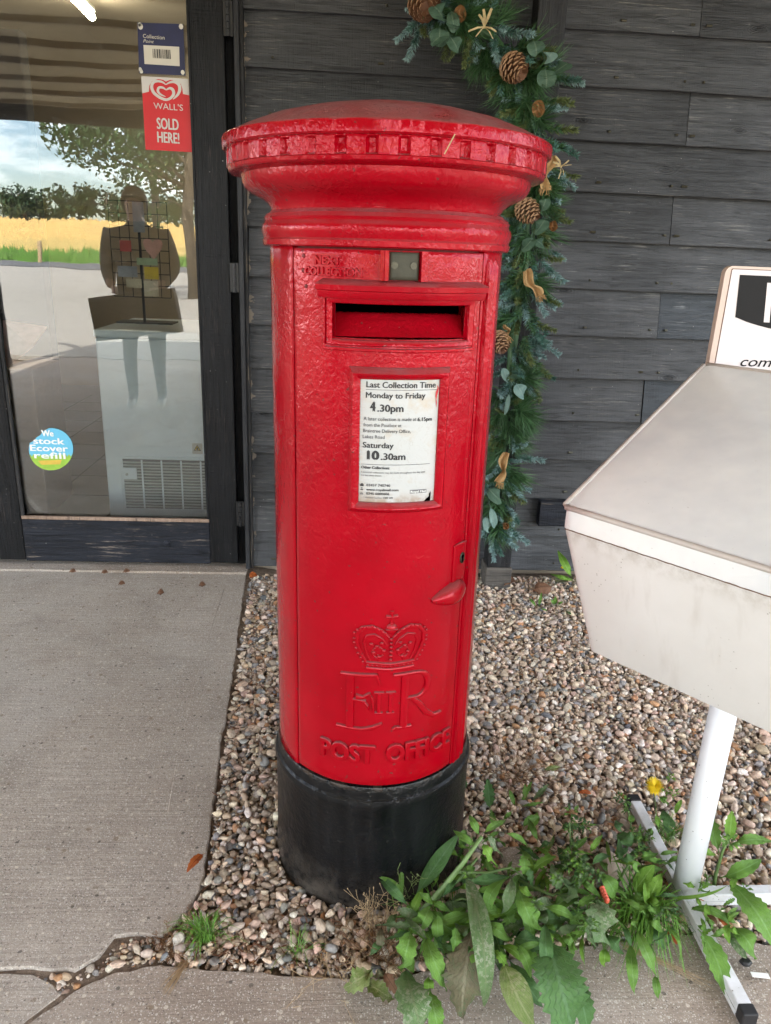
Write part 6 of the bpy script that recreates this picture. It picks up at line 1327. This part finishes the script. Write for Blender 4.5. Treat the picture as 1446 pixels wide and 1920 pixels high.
# dark curtain wall, shelf leaflet and ceiling tube
a_ = at(0, 90, y=5.0); b_ = at(62, 320, y=5.0)
o_ = MB().box((-3.0, 0, -.45), (0, .12, 2.0), .01).build('dark_panel', 'interior_dark'); o_.location = (b_.x, 5.0, .46); tag(o_, 'tall dark navy panel deep inside the shop at the left of the door glass', 'panel')
t0, t1 = at(128, -14, z=2.30), at(173, 32, z=2.30)
tb = thing('tube_light', 'lit fluorescent tube under the shop ceiling seen through the door glass', 'lamp', (t0+t1)/2)
mb = MB(); mb.tube([t0-tb.location, t1-tb.location], .016, 12); mb.build('tube', 'tube_glow', tb); mb = MB(); mb.tube([t0-tb.location+Vector((0, 0, .03)), t1-tb.location+Vector((0, 0, .03))], .02, 6); mb.build('fitting', 'freezer_white', tb)
dd = (t1-t0)
for k_ in (1, 2, 3):  # extra tubes added to brighten the shop interior
    t2 = copy_tree(tb); t2.location = tb.location+Vector((-.9 if k_ == 3 else .5*k_, 1.0+.9*k_, 0)); t2['label'] = ['added fill tube further back in the shop ceiling', 'added fill tube at the back of the shop ceiling', 'added fill tube over the left of the shop floor'][k_-1]
for o_ in S.objects:
    if o_.name.startswith('tube_light'): o_['group'] = 'ceiling tubes in the shop'
l0 = at(5, 600, y=3.15); l1 = at(88, 612, y=3.15); l2 = at(60, 650, y=3.05); l3 = at(10, 690, y=3.05)
o_ = ob('leaflet', [Vector(p)-l3 for p in (l0, l1, l2, l3)]+[Vector(p)-l3-Vector((0, 0, .004)) for p in (l0, l1, l2, l3)], [(3, 2, 1, 0), (4, 5, 6, 7), (0, 1, 5, 4), (1, 2, 6, 5), (2, 3, 7, 6), (3, 0, 4, 7)], 'card_pink'); o_.location = l3; tag(o_, 'white and red leaflet on a shelf at the left inside the door glass', 'leaflet')
o_ = MB().box((-.5, 0, -.62), (.10, .30, 0), .004).build('display_table', 'cardboard'); o_.location = (l3.x, 3.06, l3.z-.005); tag(o_, 'low brown table inside the shop under the red leaflet', 'table')

# ------------------------------------------------------------------ behind the camera: what the glass reflects
def blob_tree(label, x, y, h, cr, leafmat, n, trunk=.2, ls=.22, nm='tree', group=None, low=.35, z0=0):
    t = thing(nm, label, 'tree', (x, y, z0), 0, group); mb = MB(); r = random.Random(int(x*10+y))
    mb.tube([(0, 0, -.1), (r.uniform(-.1, .1), 0, h*.3), (r.uniform(-.2, .2), .1, h*.6), (0, 0, h*.85)], [trunk, trunk*.8, trunk*.5, trunk*.15], 9); lobes = []
    for i in range(11):
        a = r.uniform(0, 6.28); zz = h*r.uniform(low, .9); rr = cr*r.uniform(.35, .8)*(1.1-abs(zz/h-.55)); c = Vector((math.cos(a)*rr, math.sin(a)*rr, zz)); lobes.append((c, cr*r.uniform(.22, .42))); mb.tube([(0, 0, zz*.75), c*.6+Vector((0, 0, zz*.25)), c], [trunk*.3, trunk*.16, trunk*.05], 6)
    mb.build('trunk', 'bark', t, True); V = []; F = []
    for i in range(n):
        c, s = r.choice(lobes); d = Vector((r.gauss(0, 1), r.gauss(0, 1), r.gauss(0, .8))).normalized(); p = c+d*s*r.random()**.35; a = Vector((r.gauss(0, 1), r.gauss(0, 1), r.gauss(0, 1))).normalized(); b = a.orthogonal().normalized(); q = ls*r.uniform(.6, 1.2); k = len(V)
        V += [p-a*q*.5, p+b*q*.3, p+a*q*.5, p-b*q*.3]; F.append((k, k+1, k+2, k+3))
    o = ob('crown', V, F, leafmat, t); o['kind'] = 'stuff'; return t
def rfl(px, py, yv): q = at(px, py, y=yv); return q.x, 5.62-yv     # mirror place of a point seen in the glass
x, y = rfl(352, 300, 21); blob_tree('leafy tree by the forecourt reflected at the right of the door glass', x, y, 6.6, 3.4, 'tree_leaf', 9000, .18, .16, low=.42)
x, y = rfl(285, 290, 24); blob_tree('second leafy tree overhanging the forecourt reflected in the glass', x, y, 6.8, 2.5, 'tree_leaf', 6000, .14, .17, low=.5)
for k_, (px, hh, ww) in enumerate(((50, 5.5, 5), (78, 4.6, 6), (125, 5.4, 6), (150, 7.2, 5), (165, 6.4, 4.5), (205, 6.8, 7), (240, 4.8, 6), (290, 5.2, 7), (330, 5.6, 7), (10, 6, 8))):
    x, y = rfl(px, 410, 230+k_*3); blob_tree('distant hedgerow tree on the skyline beyond the wheat field', x, y, hh*1.5, ww*1.35, 'tree_leaf_far', 700, .4, 1.5, 'hedgerow_tree', 'hedgerow trees beyond the field', .25, 7.4)
x, y = rfl(73, 445, 60); o_ = MB().box((-.12, -.12, 0), (.12, .12, 1.5), .02).build('marker_post', 'straw'); o_.location = (x, y, 0); tag(o_, 'pale wooden marker post on the verge reflected in the glass', 'post')
rg = random.Random(77); V = []; F = []
for i in range(5200):
    y = rg.uniform(-82, -58.5); x = rg.uniform(-75, 5); h = rg.uniform(.25, .9)*(1.3 if rg.random() < .1 else 1); w = rg.uniform(.06, .2); z = 0 if y > -60 else (y+60)/-15*.1 if y > -75 else .1+(-75-y)/35*1.4; k = len(V)
    V += [(x-w, y, z-.05), (x+w, y+rg.uniform(-.1, .1), z-.05), (x+rg.uniform(-.3, .3), y, z+h)]; F.append((k, k+1, k+2))
tag(ob('tall_grass', V, F, 'verge_grass'), 'rough tall grass along the far verge in front of the wheat field', 'grass', None, 'stuff')
V = []; F = []
for i in range(7000):
    t = rg.random()**1.6; y = -82-t*180; x = rg.uniform(-40-120*t, 10+20*t); h = rg.uniform(.3, .8)*(1+1.5*t); w = rg.uniform(.2, .6)*(1+2*t); z = np.interp(-y, [75, 110, 170, 260], [.1, 1.5, 5.2, 8.0]); k = len(V)
    V += [(x-w, y, z-.1), (x+w, y+rg.uniform(-.1, .1), z-.1), (x+rg.uniform(-.5, .5), y, z+h)]; F.append((k, k+1, k+2))
tag(ob('wheat_stalks', V, F, 'wheat'), 'standing ripe wheat in the field beyond the verge', 'wheat', None, 'stuff')
# person facing the door
def person(x, y, rz, label):
    t = thing('person', label, 'person', (x, y, .012), rz)
    J = [(0, 0, .92), (0, 0, 1.08), (0, .01, 1.26), (0, .0, 1.36), (0, -.01, 1.42), (0, -.02, 1.50), (0, -.01, 1.56),
         (.19, .0, 1.30), (.24, .02, 1.06), (.17, -.16, .93), (-.19, .0, 1.30), (-.24, .02, 1.06), (-.17, -.16, .93),
         (.09, 0, .86), (.105, -.01, .48), (.11, .01, .09), (.115, -.12, .035), (-.09, 0, .86), (-.105, -.02, .48), (-.115, .03, .09), (-.12, -.10, .035)]
    rad = [.17, .165, .18, .10, .058, .085, .07, .085, .068, .036, .085, .068, .036, .095, .062, .042, .036, .095, .062, .042, .036]
    E_ = [(0, 1), (1, 2), (2, 3), (3, 4), (4, 5), (5, 6), (2, 7), (7, 8), (8, 9), (2, 10), (10, 11), (11, 12), (0, 13), (13, 14), (14, 15), (15, 16), (0, 17), (17, 18), (18, 19), (19, 20)]
    me = bpy.data.meshes.new('body'); me.from_pydata(J, E_, []); o = bpy.data.objects.new('body', me); C.objects.link(o); o.parent = t
    m_ = o.modifiers.new('skin', 'SKIN'); m_.use_smooth_shade = True
    for i, v in enumerate(me.skin_vertices[0].data): v.radius = (rad[i], rad[i]*(.72 if i in (0, 1, 2) else 1)); v.use_root = (i == 0)
    o.modifiers.new('sub', 'SUBSURF').levels = 2; o.modifiers['sub'].render_levels = 2
    bpy.context.view_layer.update(); me2 = bpy.data.meshes.new_from_object(o.evaluated_get(bpy.context.evaluated_depsgraph_get())); o.modifiers.clear(); o.data = me2
    for nm in ('jacket_dark', 'trousers_grey', 'skin', 'shoe_white'): me2.materials.append(MATS[nm])
    for p in me2.polygons:
        c = p.center; p.material_index = 2 if c.z > 1.40 else 3 if c.z < .085 else 1 if c.z < .90 and abs(c.y) < .12 and not (abs(c.x) > .2) else 0
        if c.y < -.14 and .85 < c.z < 1.0: p.material_index = 2
        p.use_smooth = True
    mb = MB(); mb.ball((0, -.005, 1.525), .108, (.92, 1.02, 1.12), 16, 10); hv = [v for v in mb.v]; keep = [f for f in mb.f if not (sum(hv[i][1] for i in f)/len(f) < -.045 and sum(hv[i][2] for i in f)/len(f) < 1.575)]
    ob('hair', hv, keep, 'hair_dark', t, True)
    for s_ in (-1, 1):
        for q in range(4): mb = MB(); z = .935-q*.014; mb.tube([(s_*.165, -.165, z), (s_*.135, -.195, z-.004), (s_*.110, -.200, z-.006)], [.009, .008, .006], 6); mb.build('finger', 'skin', t, True)
        mb = MB(); mb.tube([(s_*.160, -.16, .95), (s_*.135, -.175, .968)], [.010, .008], 6); mb.build('thumb', 'skin', t, True)
    mb = MB(); mb.ball((0, -.115, 1.50), .014, (.8, 1.2, 1.4), 8, 6); mb.build('nose', 'skin', t, True)
    return t
pe = person(-1.55, -.40, R(180), 'person in a dark jacket holding a dark bag, seen only as a reflection')
V = [(-.36, -.2, -.02), (.24, -.2, .08), (.30, -.2, -.24), (-.32, -.2, -.32)]; mb = MB()
for yy in (-.05, .05): mb.add([(x, yy, z) for x, _, z in V], [(0, 1, 2, 3)])
mb.f += [(0, 1, 5, 4), (1, 2, 6, 5), (2, 3, 7, 6), (3, 0, 4, 7)]; mb.mi += [0]*4
o_ = mb.build('tote_bag', 'bag_dark'); o_.location = (-1.50, -.17, .88); tag(o_, 'large dark folded bag held at waist height by the person', 'bag')
